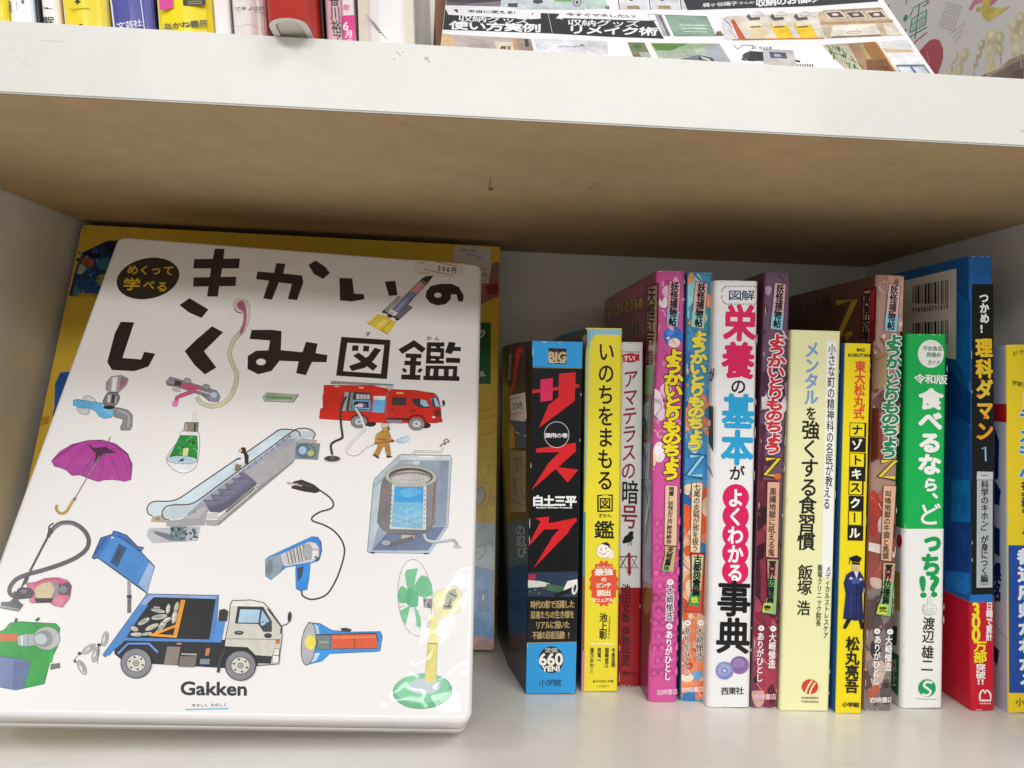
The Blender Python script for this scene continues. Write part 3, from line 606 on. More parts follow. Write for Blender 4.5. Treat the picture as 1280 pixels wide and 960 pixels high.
p.line([(570, 876), (642, 870), (562, 946), (636, 952)], 24, '#3a3420').base(16).line([(572, 877), (638, 873), (566, 944), (634, 949)], 15, '#e4d43a')
p.F(940, 600, 3.097).part('subtitle_print').base(10).poly([(506, 20), (556, 24), (538, 314), (496, 308)], '#dcae90', '#3a2a2a', 2).col('叫喚地獄の牛頭と馬頭', 526, 40, 514, 306, 24, '#1a1414', .6)
p.poly([(504, 318), (554, 320), (536, 528), (476, 518), (502, 440)], '#8ab87a', '#201820', 3).poly([(510, 324), (550, 326), (544, 390), (506, 386)], '#d8958a').poly([(488, 480), (524, 484), (518, 520), (480, 514)], '#c8d840').row('弐', 490, 499, 518, 500, 22, '#111', 1).col('冥界彷徨篇', 528, 326, 514, 478, 28, '#141218', 1.3)
p.part('author_lettering').ell(532, 586, 12, 11, '#f4f4f0').row('作', 526, 586, 538, 586, 11, '#333').ell(482, 584, 12, 11, '#f4f4f0').row('画', 476, 584, 488, 584, 11, '#333')
p.col('大﨑悌造', 528, 602, 522, 738, 27, '#f6f0f0', .7).col('ありがひとし', 484, 600, 476, 792, 27, '#f6f0f0', .7)
p.part('publisher_lettering').row('岩崎書店', 452, 850, 546, 848, 24, '#efe8e4', .4); p.flush()
s = k.sd; s.F(940, 330, 3.555).part('side_title').line([(375, 172), (458, 160), (386, 318), (444, 306)], 26, '#c8a83a', w1=22).ell(424, 320, 10, 20, '#a88a30')
for i in range(4): s.put('ちょう捕'[i], 200+i*44, 215-i*14, (40, -10), (0, 76), '#3a2a28', 1, '#5a4640', 3)
s.part('side_tag').base().poly([(490, 116), (552, 104), (546, 340), (484, 360)], '#8a2024', '#171014', 4).poly([(498, 124), (524, 118), (520, 348), (492, 354)], '#d8b8a8').col('冥界彷徨', 512, 128, 505, 352, 27, '#171014', 2).poly([(528, 118), (548, 113), (542, 250), (526, 260)], '#b8302c')
s.poly([(545, 400), (600, 380), (600, 540), (540, 560)], '#c8b0a0').line([(548, 430), (598, 400)], 3, '#7a5a50').poly([(534, 640), (566, 640), (562, 860), (530, 880)], '#7a3a30'); s.flush()

# ---- green and white food book
wear(k, 13, 50)
k = book('food_book', 'green book whose lower half is white, with white and green lettering and a small thumbs-up',
         (1132, 417.5), (1185.5, 420), (1178, 887), (1127, 884.5), .13, ('#10a04a', '#12b455', '#12b455'), r=.0026)
band(k, 'paper_wrapper', 0, .0902, '#f0f1ee', r=.0026, cols=('#dfe4e0', '#f1f2ef', '#eee'))
p = k.sp; p.F(1080, 310, 3.31).part('roundel_print').ell(275, 438, 54, 58, '#f0f4ee').row('不安食品', 242, 416, 322, 416, 21, '#2c4a38', .3).row('見極め', 256, 442, 318, 442, 21, '#2c8a50', .5).row('ガイド', 262, 474, 314, 474, 20, '#2c4a38', .3)
p.part('title_lettering').row('令和版', 206, 540, 342, 545, 40, '#f2f6f0', 1.2).col('食べるな', 276, 580, 268, 940, 104, '#f6faf4', 5, k=.98)
p.F(1080, 600, 3.097).put('ら', 256, 18, (62, 2), (2, -56), '#f6faf4', 3).put('、', 292, 44, (62, 2), (0, -60), '#f6faf4', 3).put('ど', 250, 132, (92, 2), (2, -92), '#f6faf4', 1.7).base(12).col('っち', 258, 196, 258, 372, 76, '#14a050', 5).word('!?', 220, 452, 290, 448, 78, '#14a050', 4)
p.part('thumb_picture').poly([(228, 486), (244, 480), (246, 456), (254, 456), (260, 484), (276, 488), (276, 514), (250, 522), (228, 514)], '#f6f6f2', '#b8b8a8', 2, True).line([(254, 496), (274, 498)], 1.5, '#b8b8a8').line([(254, 506), (274, 508)], 1.5, '#b8b8a8')
p.part('author_lettering').col('渡辺', 250, 530, 246, 630, 46, '#22241f', .7).col('雄二', 246, 640, 242, 742, 46, '#22241f', .7)
p.part('publisher_logo').ell(242, 804, 34, 34, '#14a060').line([(262, 784), (240, 780), (230, 794), (244, 806), (256, 818), (244, 832), (222, 828)], 9, '#f1f2ef', True).line([(200, 845), (280, 848)], 2.5, '#a8a8a0'); p.flush()
s = k.sd; s.lift += .0003; s.F(1080, 600, 3.097).part('side_picture').ell(140, 236, 10, 26, '#c8242c').poly([(120, 350), (142, 360), (142, 510), (122, 500)], '#b8a45a').poly([(112, 560), (132, 570), (128, 640), (108, 640)], '#1a6a4a').poly([(108, 660), (138, 680), (134, 840), (104, 800)], '#14804a').col('以上', 120, 690, 118, 800, 18, '#d8e4dc', 1); s.flush()

# ---- blue science comic with red wrapper
wear(k, 11, 51)
k = book('science_comic', 'tall blue book with black spine strip, barcode label and red wrapper at its foot',
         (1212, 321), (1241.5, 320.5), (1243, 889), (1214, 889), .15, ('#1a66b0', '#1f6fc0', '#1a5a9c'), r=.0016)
band(k, 'paper_wrapper', 0, .0545, '#cc1430', r=.0016)
p = k.sp; p.F(1080, 310, 3.31).part('black_strip').poly([(446, 150), (536, 150), (536, 960), (444, 960)], '#0d0e11')
p.F(1080, 600, 3.097).poly([(413, 0), (505, 0), (505, 440), (414, 444)], '#0d0e11')
p.F(1080, 310, 3.31).part('title_lettering').col('つかめ!', 494, 186, 500, 354, 38, '#f4f4f4', 1.8, sl=0)
p.col('理科ダマン', 494, 370, 500, 800, 74, lambda i: ('#ecc52a', '#ecc52a', '#e8c83a', '#e6b62e', '#e8a028')[i], 3.6, sl=0, k=.95)
for x, y, rx in ((486, 548, 6), (470, 610, 8), (500, 700, 10), (470, 780, 8)): p.ell(x, y, rx, 5, '#e07a22', -40)
p.line([(486, 832), (500, 822), (502, 882)], 7, '#8fb8e4')
p.F(1080, 600, 3.097).part('subtitle_print').poly([(436, 0), (496, 0), (495, 415), (434, 416)], '#c4c8cc').poly([(440, 0), (492, 0), (491, 410), (438, 411)], '#b2b8be').col('科学のキホン」が身につく編', 466, 2, 464, 396, 28, '#1c1c20', .9, sl=0).line([(452, 402), (478, 402)], 3, '#333')
p.F(1080, 310, 3.31).poly([(466, 924), (532, 926), (532, 958), (464, 958)], '#c4c8cc').line([(484, 940), (512, 940)], 3, '#333')
p.F(1080, 600, 3.097).part('sales_lettering').col('日韓で累計', 484, 472, 482, 622, 25, '#f6eeee', 1, sl=0).base(4)
p.col('300', 448, 474, 448, 620, 44, '#f4e428', 2.6, sl=0, k=1.5).col('万部', 448, 622, 448, 706, 50, '#f4e428', 1.8, sl=0).col('突破', 450, 710, 450, 768, 36, '#f6eeee', 1.2, sl=0).word('!!', 438, 790, 460, 790, 20, '#f6eeee', 1)
p.part('publisher_logo').line([(446, 852), (446, 828), (452, 816), (460, 812), (466, 824), (472, 812), (480, 816), (488, 830), (488, 852), (446, 852)], 7, '#f8f0f0').word('MAGAZINE HOUSE', 446, 866, 488, 866, 5, '#f4dada', .3); p.flush()
s = k.sd; s.lift += .0003; s.F(1080, 310, 3.31).part('wave_pattern')
s.poly([(100, 480), (200, 440), (340, 470), (400, 560), (443, 600), (443, 730), (390, 700), (340, 710), (100, 720)], '#124a96', sm=False).poly([(386, 180), (443, 220), (443, 560), (386, 480)], '#1f72c8').poly([(348, 700), (443, 740), (443, 960), (348, 930)], '#1a5cae')
s.F(1080, 600, 3.097).poly([(340, 0), (415, 0), (415, 165), (340, 160)], '#1f7ed0').poly([(322, 165), (415, 165), (412, 360), (318, 350)], '#164a9a').poly([(318, 350), (412, 360), (412, 445), (316, 425)], '#1d86d8')
s.F(1080, 310, 3.31).part('barcode_label').base(6).poly([(170, 135), (386, 84), (384, 462), (160, 420)], '#efe9df')
rx = 204; random.seed(5)
while rx < 352:
    ww = random.choice((3, 4, 6, 9, 5)); y0 = 158-(rx-204)*.19
    s.base(8).poly([(rx, y0), (rx+ww, y0-.2*ww), (rx+ww, 228-(rx-204)*-.02), (rx, 232)], '#2a2624')
    s.base(8).poly([(rx, 312-(rx-204)*.09), (rx+ww, 311-(rx-204)*.09), (rx+ww, 400), (rx, 396)], '#2a2624')
    rx += ww+random.choice((3, 4, 6, 8))
s.base(9).row('9784838731619', 204, 258, 356, 240, 26, '#3a3633', 1); s.flush()

# ---- yellow and blue geography primer, cut by the frame
wear(k, 9, 52)
k = book('school_primer', 'rightmost yellow-topped book with blue lower spine and white lettering, against the side panel',
         (1258, 432), (1311, 433), (1313, 893), (1261, 891), .15, ('#c9ccd8', '#f2d628', '#d8dae0'), r=.0012)
p = k.sp; p.F(1080, 600, 3.097).part('blue_panel').poly([(559, 252), (716, 254), (716, 826), (562, 824)], '#1f4fa8')
p.F(1080, 310, 3.31).part('title_lettering').col('ドラえもん', 682, 590, 686, 950, 92, '#2a8ad8', 3, '#f4f6f8', 6, sl=0)
p.row('ドラえもん', 612, 440, 740, 412, 22, '#7a6a20', .5, upv=(-.2, -1)).row('学習シリーズ', 612, 556, 740, 584, 20, '#7a6a20', .5, upv=(.2, -1))
p.F(1080, 600, 3.097).col('社会科ワールド', 628, 6, 630, 246, 40, '#2a3a78', 1.2, sl=0).col('都道府県がわかる', 634, 262, 640, 812, 92, '#eef2f8', 3.4, sl=0, k=.92)
p.part('publisher_lettering').row('小学館', 586, 860, 690, 862, 34, '#6a5a14', .5); p.flush()
s = k.sd; s.F(1080, 310, 3.31).part('side_picture').poly([(538, 645), (590, 645), (590, 722), (538, 716)], '#c82430').poly([(540, 740), (560, 800), (556, 955), (540, 958)], '#1c2a6a')
s.F(1080, 600, 3.097).base().poly([(505, 0), (530, 40), (524, 100), (505, 90)], '#1c2a6a').poly([(505, 180), (526, 190), (526, 300), (505, 280)], '#1c2a6a').col('県名', 518, 320, 516, 470, 26, '#1c2a6a', 3).poly([(504, 640), (524, 660), (516, 720), (504, 700)], '#1c2a6a').line([(506, 560), (556, 620)], 2, '#8a8a98'); s.flush()

wear(k, 12, 77)

# ================================================== the two leaning picture books
def slab(name, P0, U, Vv, N, w, h, r, z0, z1, bev, mat, parent, col, seg=6):
    """rounded board: outline w x h in plane (U,V), from z0 to z1 along N, both rims rounded"""
    def loop(ins, z):
        rr = max(r-ins, .0003); out = []
        for cx, cy, a0 in ((w-r, r, -90), (w-r, h-r, 0), (r, h-r, 90), (r, r, 180)):
            for i in range(seg+1):
                a = math.radians(a0+90*i/seg); out.append(P0+U*(cx+rr*math.cos(a))+Vv*(cy+rr*math.sin(a))+N*z)
        return out
    rings = []
    for i in range(5):
        a = math.pi/2*i/4; rings.append(loop(bev*(1-math.sin(a)), z0+bev*(1-math.cos(a))))
    for i in range(5):
        a = math.pi/2*i/4; rings.append(loop(bev*(1-math.cos(a)), z1-bev+bev*math.sin(a)))
    n = len(rings[0]); V = [v for r_ in rings for v in r_]; F = []
    for k in range(len(rings)-1):
        for i in range(n): F.append([k*n+i, k*n+(i+1) % n, (k+1)*n+(i+1) % n, (k+1)*n+i])
    F.append(list(range(n))[::-1]); F.append([(len(rings)-1)*n+i for i in range(n)])
    o = mesh(name, V, F, mat, parent, [hexc(col)]*len(F), True)
    for p_ in o.data.polygons: p_.use_smooth = p_.loop_total == 4
    return o
def pose(P0, P1, P3):
    U = (P1-P0); w = U.length; U = U/w; Vv = (P3-P0); Vv = Vv-U*Vv.dot(U); h = Vv.length; Vv = Vv/h
    N = U.cross(Vv); return U, Vv, N, w, h
# yellow photo picture book at the back
P0 = Vector((-.2533, .4183, .0050)); P1 = Vector((.0159, .4283, .0045)); P3 = Vector((-.2545, .5015, .2472))
U, Vv, N, w, h = pose(P0, P1, P3)
yb = root('picture_book', P0, 'mustard-yellow picture book leaning at the back, mostly hidden behind the white one', 'book', 'picture books leaning at the left')
slab('front_cover', P0, U, Vv, N, w, h, .002, -.0016, 0, .0007, M_GLOSS, yb, '#e6c040')
slab('page_block', P0, U, Vv, N, w, h, .002, -.0092, -.0018, .0003, M_PAGES, yb, '#e9e2d2')
slab('back_cover', P0, U, Vv, N, w, h, .002, -.011, -.0094, .0006, M_GLOSS, yb, '#c8a02a')
p = Print(yb, P0, N, M_GLOSS); p.clip = (P0, U, Vv, w, h, .0006); p.ground().part('collage_picture').F(0, 220, 6.4)
p.poly([(660, 610), (740, 575), (840, 525), (880, 515), (1000, 515), (900, 960), (550, 960), (600, 760)], '#23406e')
p.poly([(660, 620), (720, 590), (790, 570), (800, 640), (740, 660), (680, 640)], '#181c30', sm=True).poly([(830, 540), (960, 520), (930, 640), (860, 600)], '#1a2038').ell(700, 690, 52, 40, '#b85a48', 20).poly([(640, 700), (700, 740), (650, 790), (612, 780)], '#c8ccc4').ell(840, 705, 70, 50, '#3a7a88').ell(640, 860, 40, 60, '#2c5c8c').ell(740, 880, 70, 60, '#2a5a9a').ell(820, 830, 50, 46, '#a8a43c').ell(880, 920, 40, 40, '#8a9a9a').ell(610, 920, 26, 40, '#4a8a98').ell(760, 600, 30, 22, '#3a5aa8')
p.hold()
for i in range(26): p.h().ell(random.uniform(600, 880), random.uniform(600, 940), random.uniform(8, 20), random.uniform(6, 14), random.choice(['#3a6aa8', '#1c2c50', '#5a98a8', '#2c4c88', '#16203c']), random.uniform(0, 90))
p.F(0, 280, 4).base().poly([(365, 340), (500, 350), (480, 372), (420, 362), (390, 366), (360, 372)], '#c9a832').poly([(302, 742), (350, 738), (330, 870), (272, 925), (275, 800)], '#2a60b4').poly([(270, 925), (330, 880), (310, 960), (262, 960)], '#1f4c9c').poly([(205, 965), (250, 960), (240, 1000), (200, 1010)], '#c8982a')
p.ground().part('flower_picture').F(540, 280, 6.4).poly([(390, 380), (470, 330), (540, 320), (543, 560), (480, 600), (400, 640), (380, 640)], '#a07060', sm=True).poly([(470, 330), (540, 322), (540, 400), (480, 380)], '#8a7a88').poly([(430, 500), (500, 480), (540, 500), (520, 560), (450, 560)], '#9a3c40', sm=True).ell(410, 540, 26, 40, '#b87078')
p.ground().part('green_panel').F(320, 280, 4).poly([(1040, 492), (1174, 492), (1174, 800), (1040, 800)], '#1f6a38').row('ク', 1116, 548, 1148, 548, 46, '#e8e8d0', 2).row('ル', 1116, 750, 1148, 750, 34, '#e8e8d0', 1)
p.ground().part('lower_picture').F(540, 570, 4)
p.poly([(200, 0), (340, 0), (330, 380), (200, 372)], '#e6c040')
p.F(0, 0, 1).poly([(560, 650), (624, 655), (622, 720), (560, 712)], '#b8cfd8').poly([(560, 700), (623, 714), (621, 806), (560, 800)], '#5f9cd8').poly([(560, 798), (600, 795), (621, 800), (620, 824), (560, 822)], '#c89a9a')
p.ell(600, 620, 6, 11, '#c8c8c0', 10, '#8a8a88', 1.4).line([(596, 684), (608, 680), (606, 692), (598, 700)], 2.2, '#8aa0a8').poly([(598, 738), (610, 736), (612, 765), (597, 765)], '#4a78b0').line([(604, 744), (604, 750)], 2, '#d8e8f0').poly([(594, 806), (606, 800), (620, 812), (618, 822), (596, 820)], '#b88888', sm=True)
for y in (514, 524, 544):
    for i in range(5): p.line([(601+i*5, y-i*1.3), (603.5+i*5, y-.6-i*1.3)], .7, '#33301c')
p.ground().part('price_sticker').base(16).F(540, 280, 6.4).poly([(176, 180), (188, 170), (460, 188), (468, 200), (466, 330), (458, 340), (172, 300)], '#d8d0c8').poly([(340, 318), (468, 322), (474, 345), (452, 476), (340, 474)], '#d5cdc5')
for t, x, y in (('キョウ', 215, 205), ('ノウエ', 290, 210), ('シマノ', 270, 245), ('メグリ', 345, 268)): p.row(t, x, y, x+66, y+6, 26, '#45413f', .3)
p.line([(380, 358), (436, 362)], 3, '#a83a32').line([(380, 450), (436, 456)], 3, '#a83a32').row('0円', 386, 408, 438, 412, 40, '#33302e', .8)
p.flush()

# white machine picture book, front
P0 = Vector((-.1972, .2959, .0236)); P1 = Vector((.0034, .3071, .0185)); P3 = Vector((-.1994, .4286, .2291))
U, Vv, N, w, h = pose(P0, P1, P3)
RDG = [((584, 690), (486, 862), .0016, .0062), ((476, 866), (590, 822), .0012, .0050), ((548, 905), (530, 850), .0012, .0060), ((500, 905), (482, 868), .0005, .0040)]
CRK = (N, [(hit(*a_, P0, N), hit(*b_, P0, N), h_, w_) for a_, b_, h_, w_ in RDG])
PICMAT['laminated_cover'] = node_mat('laminated_picture', .30, .8, crinkle=CRK, grain=.12)
M_COVER = node_mat('laminated_cover', .30, .8, crinkle=CRK)
gb = root('picture_book', P0-N*.033, 'big white picture book of machines with black cut-paper title, leaning back in front', 'book', 'picture books leaning at the left')
slab('front_cover', P0, U, Vv, N, w, h, .0048, -.0205, 0, .0022, M_COVER, gb, '#eceaea', 8)
slab('page_block', P0+U*.0015+Vv*.0015, U, Vv, N, w-.003, h-.003, .004, -.0225, -.0195, .0003, M_PAGES, gb, '#e9e2d2')
slab('back_cover', P0, U, Vv, N, w, h, .0048, -.033, -.0215, .0022, M_COVER, gb, '#e6e4e4', 8)
p = Print(gb, P0, N, M_COVER, 5e-5); p.clip = (P0, U, Vv, w, h, .0012)
K = '#17141a'
def scene_part(n): return p.part(n).ground()
scene_part('title_lettering').F(240, 300, 8)
p.poly([(228, 88), (326, 90), (300, 290), (272, 465), (258, 566), (150, 565), (165, 465), (190, 285)], K).poly([(22, 192), (478, 185), (470, 285), (14, 285)], K).poly([(16, 375), (442, 368), (436, 460), (12, 466)], K)
p.base().poly([(655, 315), (822, 328), (842, 232), (935, 238), (912, 335), (1100, 355), (1113, 425), (1050, 602), (958, 592), (1000, 440), (868, 425), (800, 598), (712, 585), (770, 408), (640, 392)], K)
p.F(320, 280, 4).base().poly([(262, 205), (298, 183), (345, 213), (370, 245), (335, 275), (290, 250)], K)
p.F(400, 310, 6.4).base().poly([(155, 240), (258, 243), (272, 365), (350, 370), (356, 410), (255, 428), (160, 420)], K).base().poly([(518, 270), (603, 263), (620, 378), (552, 384)], K)
p.base().poly([(850, 350), (885, 305), (960, 288), (1050, 286), (1110, 312), (1150, 380), (1143, 430), (1105, 425), (1092, 372), (1050, 370), (1045, 410), (1005, 450), (940, 460), (880, 440), (845, 395)], K).ell(943, 378, 30, 20, '#eceaea')
p.F(120, 370, 8).base().poly([(248, 258), (382, 264), (265, 620), (452, 635), (482, 558), (592, 578), (525, 705), (385, 752), (158, 740), (113, 660), (190, 370)], K)
p.base().poly([(1160, 303), (1272, 362), (1080, 552), (1203, 715), (1090, 785), (985, 690), (887, 552), (1000, 440)], K).base().poly([(835, 92), (935, 22), (1125, 135), (1055, 220), (930, 165)], K)
p.F(280, 390, 8).base().poly([(275, 180), (480, 178), (576, 192), (568, 382), (785, 402), (820, 298), (936, 316), (915, 412), (1035, 432), (1024, 503), (880, 500), (818, 633), (722, 612), (745, 495), (555, 488), (475, 590), (342, 623), (235, 570), (238, 440), (320, 388), (445, 383), (460, 285), (257, 270)], K).ell(370, 500, 48, 33, '#eceaea')
p.F(410, 400, 7.111).base().poly([(118, 150), (556, 178), (524, 525), (72, 495)], K).poly([(172, 202), (500, 222), (470, 478), (135, 455)], '#eceaea').poly([(217, 226), (272, 227), (268, 276), (212, 274)], K).poly([(316, 228), (368, 232), (362, 282), (310, 278)], K).poly([(222, 318), (272, 290), (442, 410), (400, 453)], K).poly([(415, 246), (474, 264), (405, 360), (330, 425), (212, 455), (186, 410), (290, 372), (360, 320)], K)
p.base().poly([(765, 178), (870, 255), (835, 293), (765, 240), (660, 303), (626, 262)], K).poly([(690, 298), (832, 303), (828, 340), (690, 336)], K).poly([(680, 362), (828, 368), (825, 405), (678, 402)], K).poly([(735, 300), (790, 300), (775, 495), (725, 490)], K).poly([(655, 440), (680, 425), (705, 455), (680, 470)], K).poly([(815, 428), (845, 440), (820, 470), (790, 460)], K).poly([(652, 485), (822, 490), (820, 535), (650, 528)], K)
p.poly([(880, 198), (1035, 200), (1028, 390), (870, 388)], K).poly([(915, 285), (1000, 290), (996, 322), (912, 318)], '#eceaea').poly([(918, 236), (962, 238), (960, 250), (916, 249)], '#eceaea').poly([(1000, 238), (1040, 236), (1040, 252), (998, 250)], '#eceaea').poly([(916, 346), (955, 348), (953, 360), (914, 358)], '#eceaea').poly([(990, 346), (1034, 348), (1034, 362), (990, 360)], '#eceaea')
p.poly([(1075, 195), (1135, 202), (1125, 240), (1180, 240), (1180, 278), (1115, 275), (1095, 305), (1040, 290)], K).poly([(1050, 335), (1175, 340), (1172, 383), (1048, 380)], K).poly([(868, 405), (1150, 410), (1145, 500), (1168, 503), (1168, 543), (846, 535), (848, 497), (866, 497)], K)
for q in ([(912, 435), (940, 436), (932, 497), (905, 496)], [(985, 437), (1030, 438), (1028, 498), (982, 497)], [(1075, 438), (1112, 440), (1105, 500), (1072, 498)]): p.poly(q, '#eceaea')
p.base().put('ず', 356, 127, (48, 3), (0, 40), K, 1).put('か', 900, 163, (46, 3), (0, 40), K, 1); p.put('ん', 968, 166, (44, 3), (0, 40), K, 1)
scene_part('round_badge').F(120, 300, 8).ell(520, 385, 318, 203, K, -12)
for t, x, y, sx, sy in (('め', 368, 298, 120, 100), ('く', 484, 302, 110, 100), ('っ', 600, 300, 120, 105), ('て', 726, 306, 120, 105), ('学', 358, 442, 180, 130), ('べ', 530, 450, 120, 105), ('る', 662, 466, 120, 110)): p.base(1).put(t, x, y, (sx, 4), (-12, sy), '#d8b322', 3.5 if t == '学' else 2.5)
scene_part('price_sticker').F(400, 310, 6.4).poly([(748, 74), (1150, 60), (1160, 90), (1150, 226), (1100, 245), (760, 212)], '#dfe0da').poly([(780, 84), (1120, 110), (1104, 232), (776, 206)], '#e6dcd8')
p.line([(875, 97), (1098, 148)], 5, '#b5423c').line([(835, 172), (1072, 221)], 5, '#b5423c').line([(788, 121), (842, 118)], 4, '#6a6060').line([(792, 201), (872, 199)], 4, '#b5423c').line([(955, 82), (985, 66), (1012, 74), (1028, 60), (1034, 84)], 3, '#6a6466').row('200円', 944, 160, 1090, 182, 50, '#2c2826', 1.6, upv=(.05, -1))
scene_part('rocket_picture').F(400, 310, 6.4)
p.poly([(460, 530), (520, 540), (575, 575), (612, 592), (545, 690), (480, 662), (400, 615), (378, 598)], '#e8d04a').line([(470, 535), (408, 612)], 7, '#c9a020').line([(508, 545), (430, 628)], 7, '#d8b828').line([(572, 580), (488, 662)], 7, '#c8981c').poly([(505, 560), (545, 585), (480, 640), (440, 625)], '#ecdc6a').line([(378, 598), (402, 612)], 8, '#b07a20').line([(482, 656), (545, 690)], 8, '#c87828')
p.poly([(600, 415), (628, 385), (645, 400), (535, 520), (498, 508)], '#a9a5a2', '#4a4a4c', 3).poly([(700, 455), (742, 475), (628, 578), (590, 552)], '#7d6e7a', '#3a3a3e', 3).line([(640, 395), (650, 385)], 14, '#d8d4c8').line([(728, 455), (742, 440)], 14, '#e0dcd0')
p.poly([(715, 345), (768, 378), (642, 527), (575, 492)], '#8088b4', '#3a3a50', 4).line([(700, 400), (612, 500)], 16, '#a4acd0').line([(742, 398), (640, 512)], 12, '#6a6f98')
p.poly([(795, 265), (850, 298), (770, 378), (722, 340)], '#d08a9c', '#4a3a44', 4).line([(810, 285), (744, 352)], 10, '#e0aab6').poly([(815, 245), (850, 226), (908, 222), (852, 296), (798, 262)], '#221e24').line([(815, 262), (856, 284)], 6, '#b8b0a8').line([(500, 505), (632, 574)], 12, '#2a2a2e').ell(512, 512, 14, 10, '#1a1a1a').ell(616, 572, 14, 10, '#1a1a1a').ell(560, 545, 22, 14, '#2c2c34').ell(572, 520, 18, 10, '#c8ccd0')
scene_part('shower_picture').F(0, 0, 1)
p.line([(300, 417), (292, 426), (287, 442), (291, 456), (296, 468), (294, 482), (288, 496), (279, 504), (266, 508), (252, 504), (246, 496)], 5.6, '#9a9880', True).line([(300, 417), (292, 426), (287, 442), (291, 456), (296, 468), (294, 482), (288, 496), (279, 504), (266, 508), (252, 504), (246, 496)], 4.4, '#d4d0b0', True)
p.F(240, 300, 8).poly([(415, 650), (440, 600), (500, 590), (550, 610), (578, 670), (575, 780), (548, 870), (500, 945), (465, 930), (505, 840), (515, 760), (490, 730), (440, 705)], '#d4cfc8', '#4a4448', 3, True).poly([(450, 640), (480, 610), (520, 620), (540, 690), (545, 760), (535, 850), (500, 935), (478, 920), (515, 830), (520, 750), (500, 710), (460, 680)], '#b45c82', sm=True).line([(420, 690), (450, 722), (498, 732)], 6, '#2c282c', True)
for x, y in ((345, 715), (370, 750), (395, 735), (410, 790), (440, 775), (380, 775), (460, 790), (350, 690), (425, 745)): p.ell(x, y, 4, 4, '#b8a8b0')
p.F(80, 450, 6.4).poly([(815, 175), (850, 135), (905, 150), (960, 168), (1120, 215), (1220, 245), (1250, 290), (1235, 335), (1160, 330), (1100, 280), (900, 215), (830, 205)], '#8e8890', '#2e2c30', 3).poly([(930, 185), (1000, 185), (1120, 235), (1060, 262), (930, 215)], '#c0587e').line([(1040, 248), (940, 285), (905, 300), (890, 370)], 34, '#c85a8c').poly([(868, 330), (918, 325), (908, 375), (865, 375)], '#e084b4').line([(820, 172), (900, 188)], 8, '#b89aa8').line([(815, 190), (900, 205)], 6, '#5a4a54').poly([(890, 160), (945, 175), (930, 212), (880, 200)], '#3c3840').ell(900, 240, 36, 14, '#c8c0c0', 10, '#4a4448', 2).ell(990, 168, 30, 22, '#a8a0a0', 20, '#3a3a3c', 3).ell(1140, 215, 28, 20, '#98a0a8', 20, '#3a3a3c', 3).ell(1200, 295, 44, 42, '#8a98ac', 0, '#4a5460', 2).ell(1200, 280, 26, 22, '#c4ccd8').line([(1060, 240), (1180, 275)], 8, '#d8dce0').line([(1050, 262), (1150, 295)], 6, '#4a4c54')
scene_part('tap_picture').F(80, 450, 6.4)
p.ell(205, 330, 58, 38, '#d8d8da', 30, '#55555c', 4).ell(155, 400, 54, 34, '#d4d4d8', 20, '#55555c', 4)
p.poly([(75, 322), (110, 315), (250, 338), (330, 345), (380, 375), (405, 425), (380, 460), (320, 470), (280, 450), (250, 410), (200, 385), (130, 385), (72, 362)], '#62b4e4', '#2c4a5c', 3).poly([(300, 360), (340, 370), (400, 410), (390, 440), (340, 430)], '#7ac4ec')
p.poly([(400, 380), (450, 385), (510, 400), (548, 440), (545, 530), (530, 562), (455, 562), (450, 540), (470, 500), (470, 475), (400, 455)], '#8d8d92', '#3a3a3e', 4).line([(430, 400), (500, 430), (520, 470), (512, 540)], 16, '#aeaeb2', True)
p.poly([(330, 290), (350, 260), (430, 262), (448, 300), (430, 345), (400, 375), (330, 368), (310, 330)], '#77757a', '#2c2a30', 4).poly([(350, 280), (380, 275), (370, 340), (345, 340)], '#c8c8cc').poly([(385, 280), (410, 280), (400, 345), (378, 345)], '#3a383e').ell(360, 380, 46, 15, '#1d1b20').line([(420, 290), (412, 350)], 8, '#c8c8cc')
p.poly([(340, 180), (380, 132), (465, 124), (515, 150), (500, 200), (435, 262), (375, 258), (335, 240)], '#a9a0a6', '#4a464c', 4).poly([(390, 140), (430, 134), (415, 255), (378, 252)], '#ece8ea').poly([(460, 135), (505, 155), (490, 195), (440, 245), (450, 180)], '#a07888').line([(360, 170), (350, 235)], 8, '#7a747a').line([(470, 150), (445, 225)], 6, '#8c6478')
scene_part('green_stick_picture').F(280, 390, 8)
p.poly([(385, 850), (430, 808), (748, 828), (692, 905), (400, 892)], '#b0b8b0', '#3a3a3c', 4).poly([(410, 850), (440, 826), (700, 845), (680, 878), (430, 875)], '#86a080').line([(470, 856), (690, 862)], 10, '#4a8a3c').line([(430, 812), (740, 828)], 6, '#b06a78').line([(400, 888), (690, 902)], 5, '#b89a90').line([(745, 828), (692, 905)], 7, '#2a3a30')
scene_part('umbrella_picture').F(0, 500, 4)
p.poly([(258, 305), (300, 258), (360, 222), (440, 203), (510, 200), (580, 220), (635, 265), (662, 320), (655, 398), (622, 408), (600, 402), (560, 398), (520, 400), (492, 408), (450, 395), (400, 375), (360, 378), (330, 350), (300, 338), (272, 332)], '#b23a9c', '#6a2a5c', 3)
for q in ([(510, 210), (420, 240), (330, 345)], [(520, 210), (480, 270), (400, 375)], [(530, 215), (560, 300), (600, 400)], [(535, 210), (600, 250), (650, 390)], [(528, 225), (515, 320), (495, 400)]): p.line(q, 3, '#7a2a68', True)
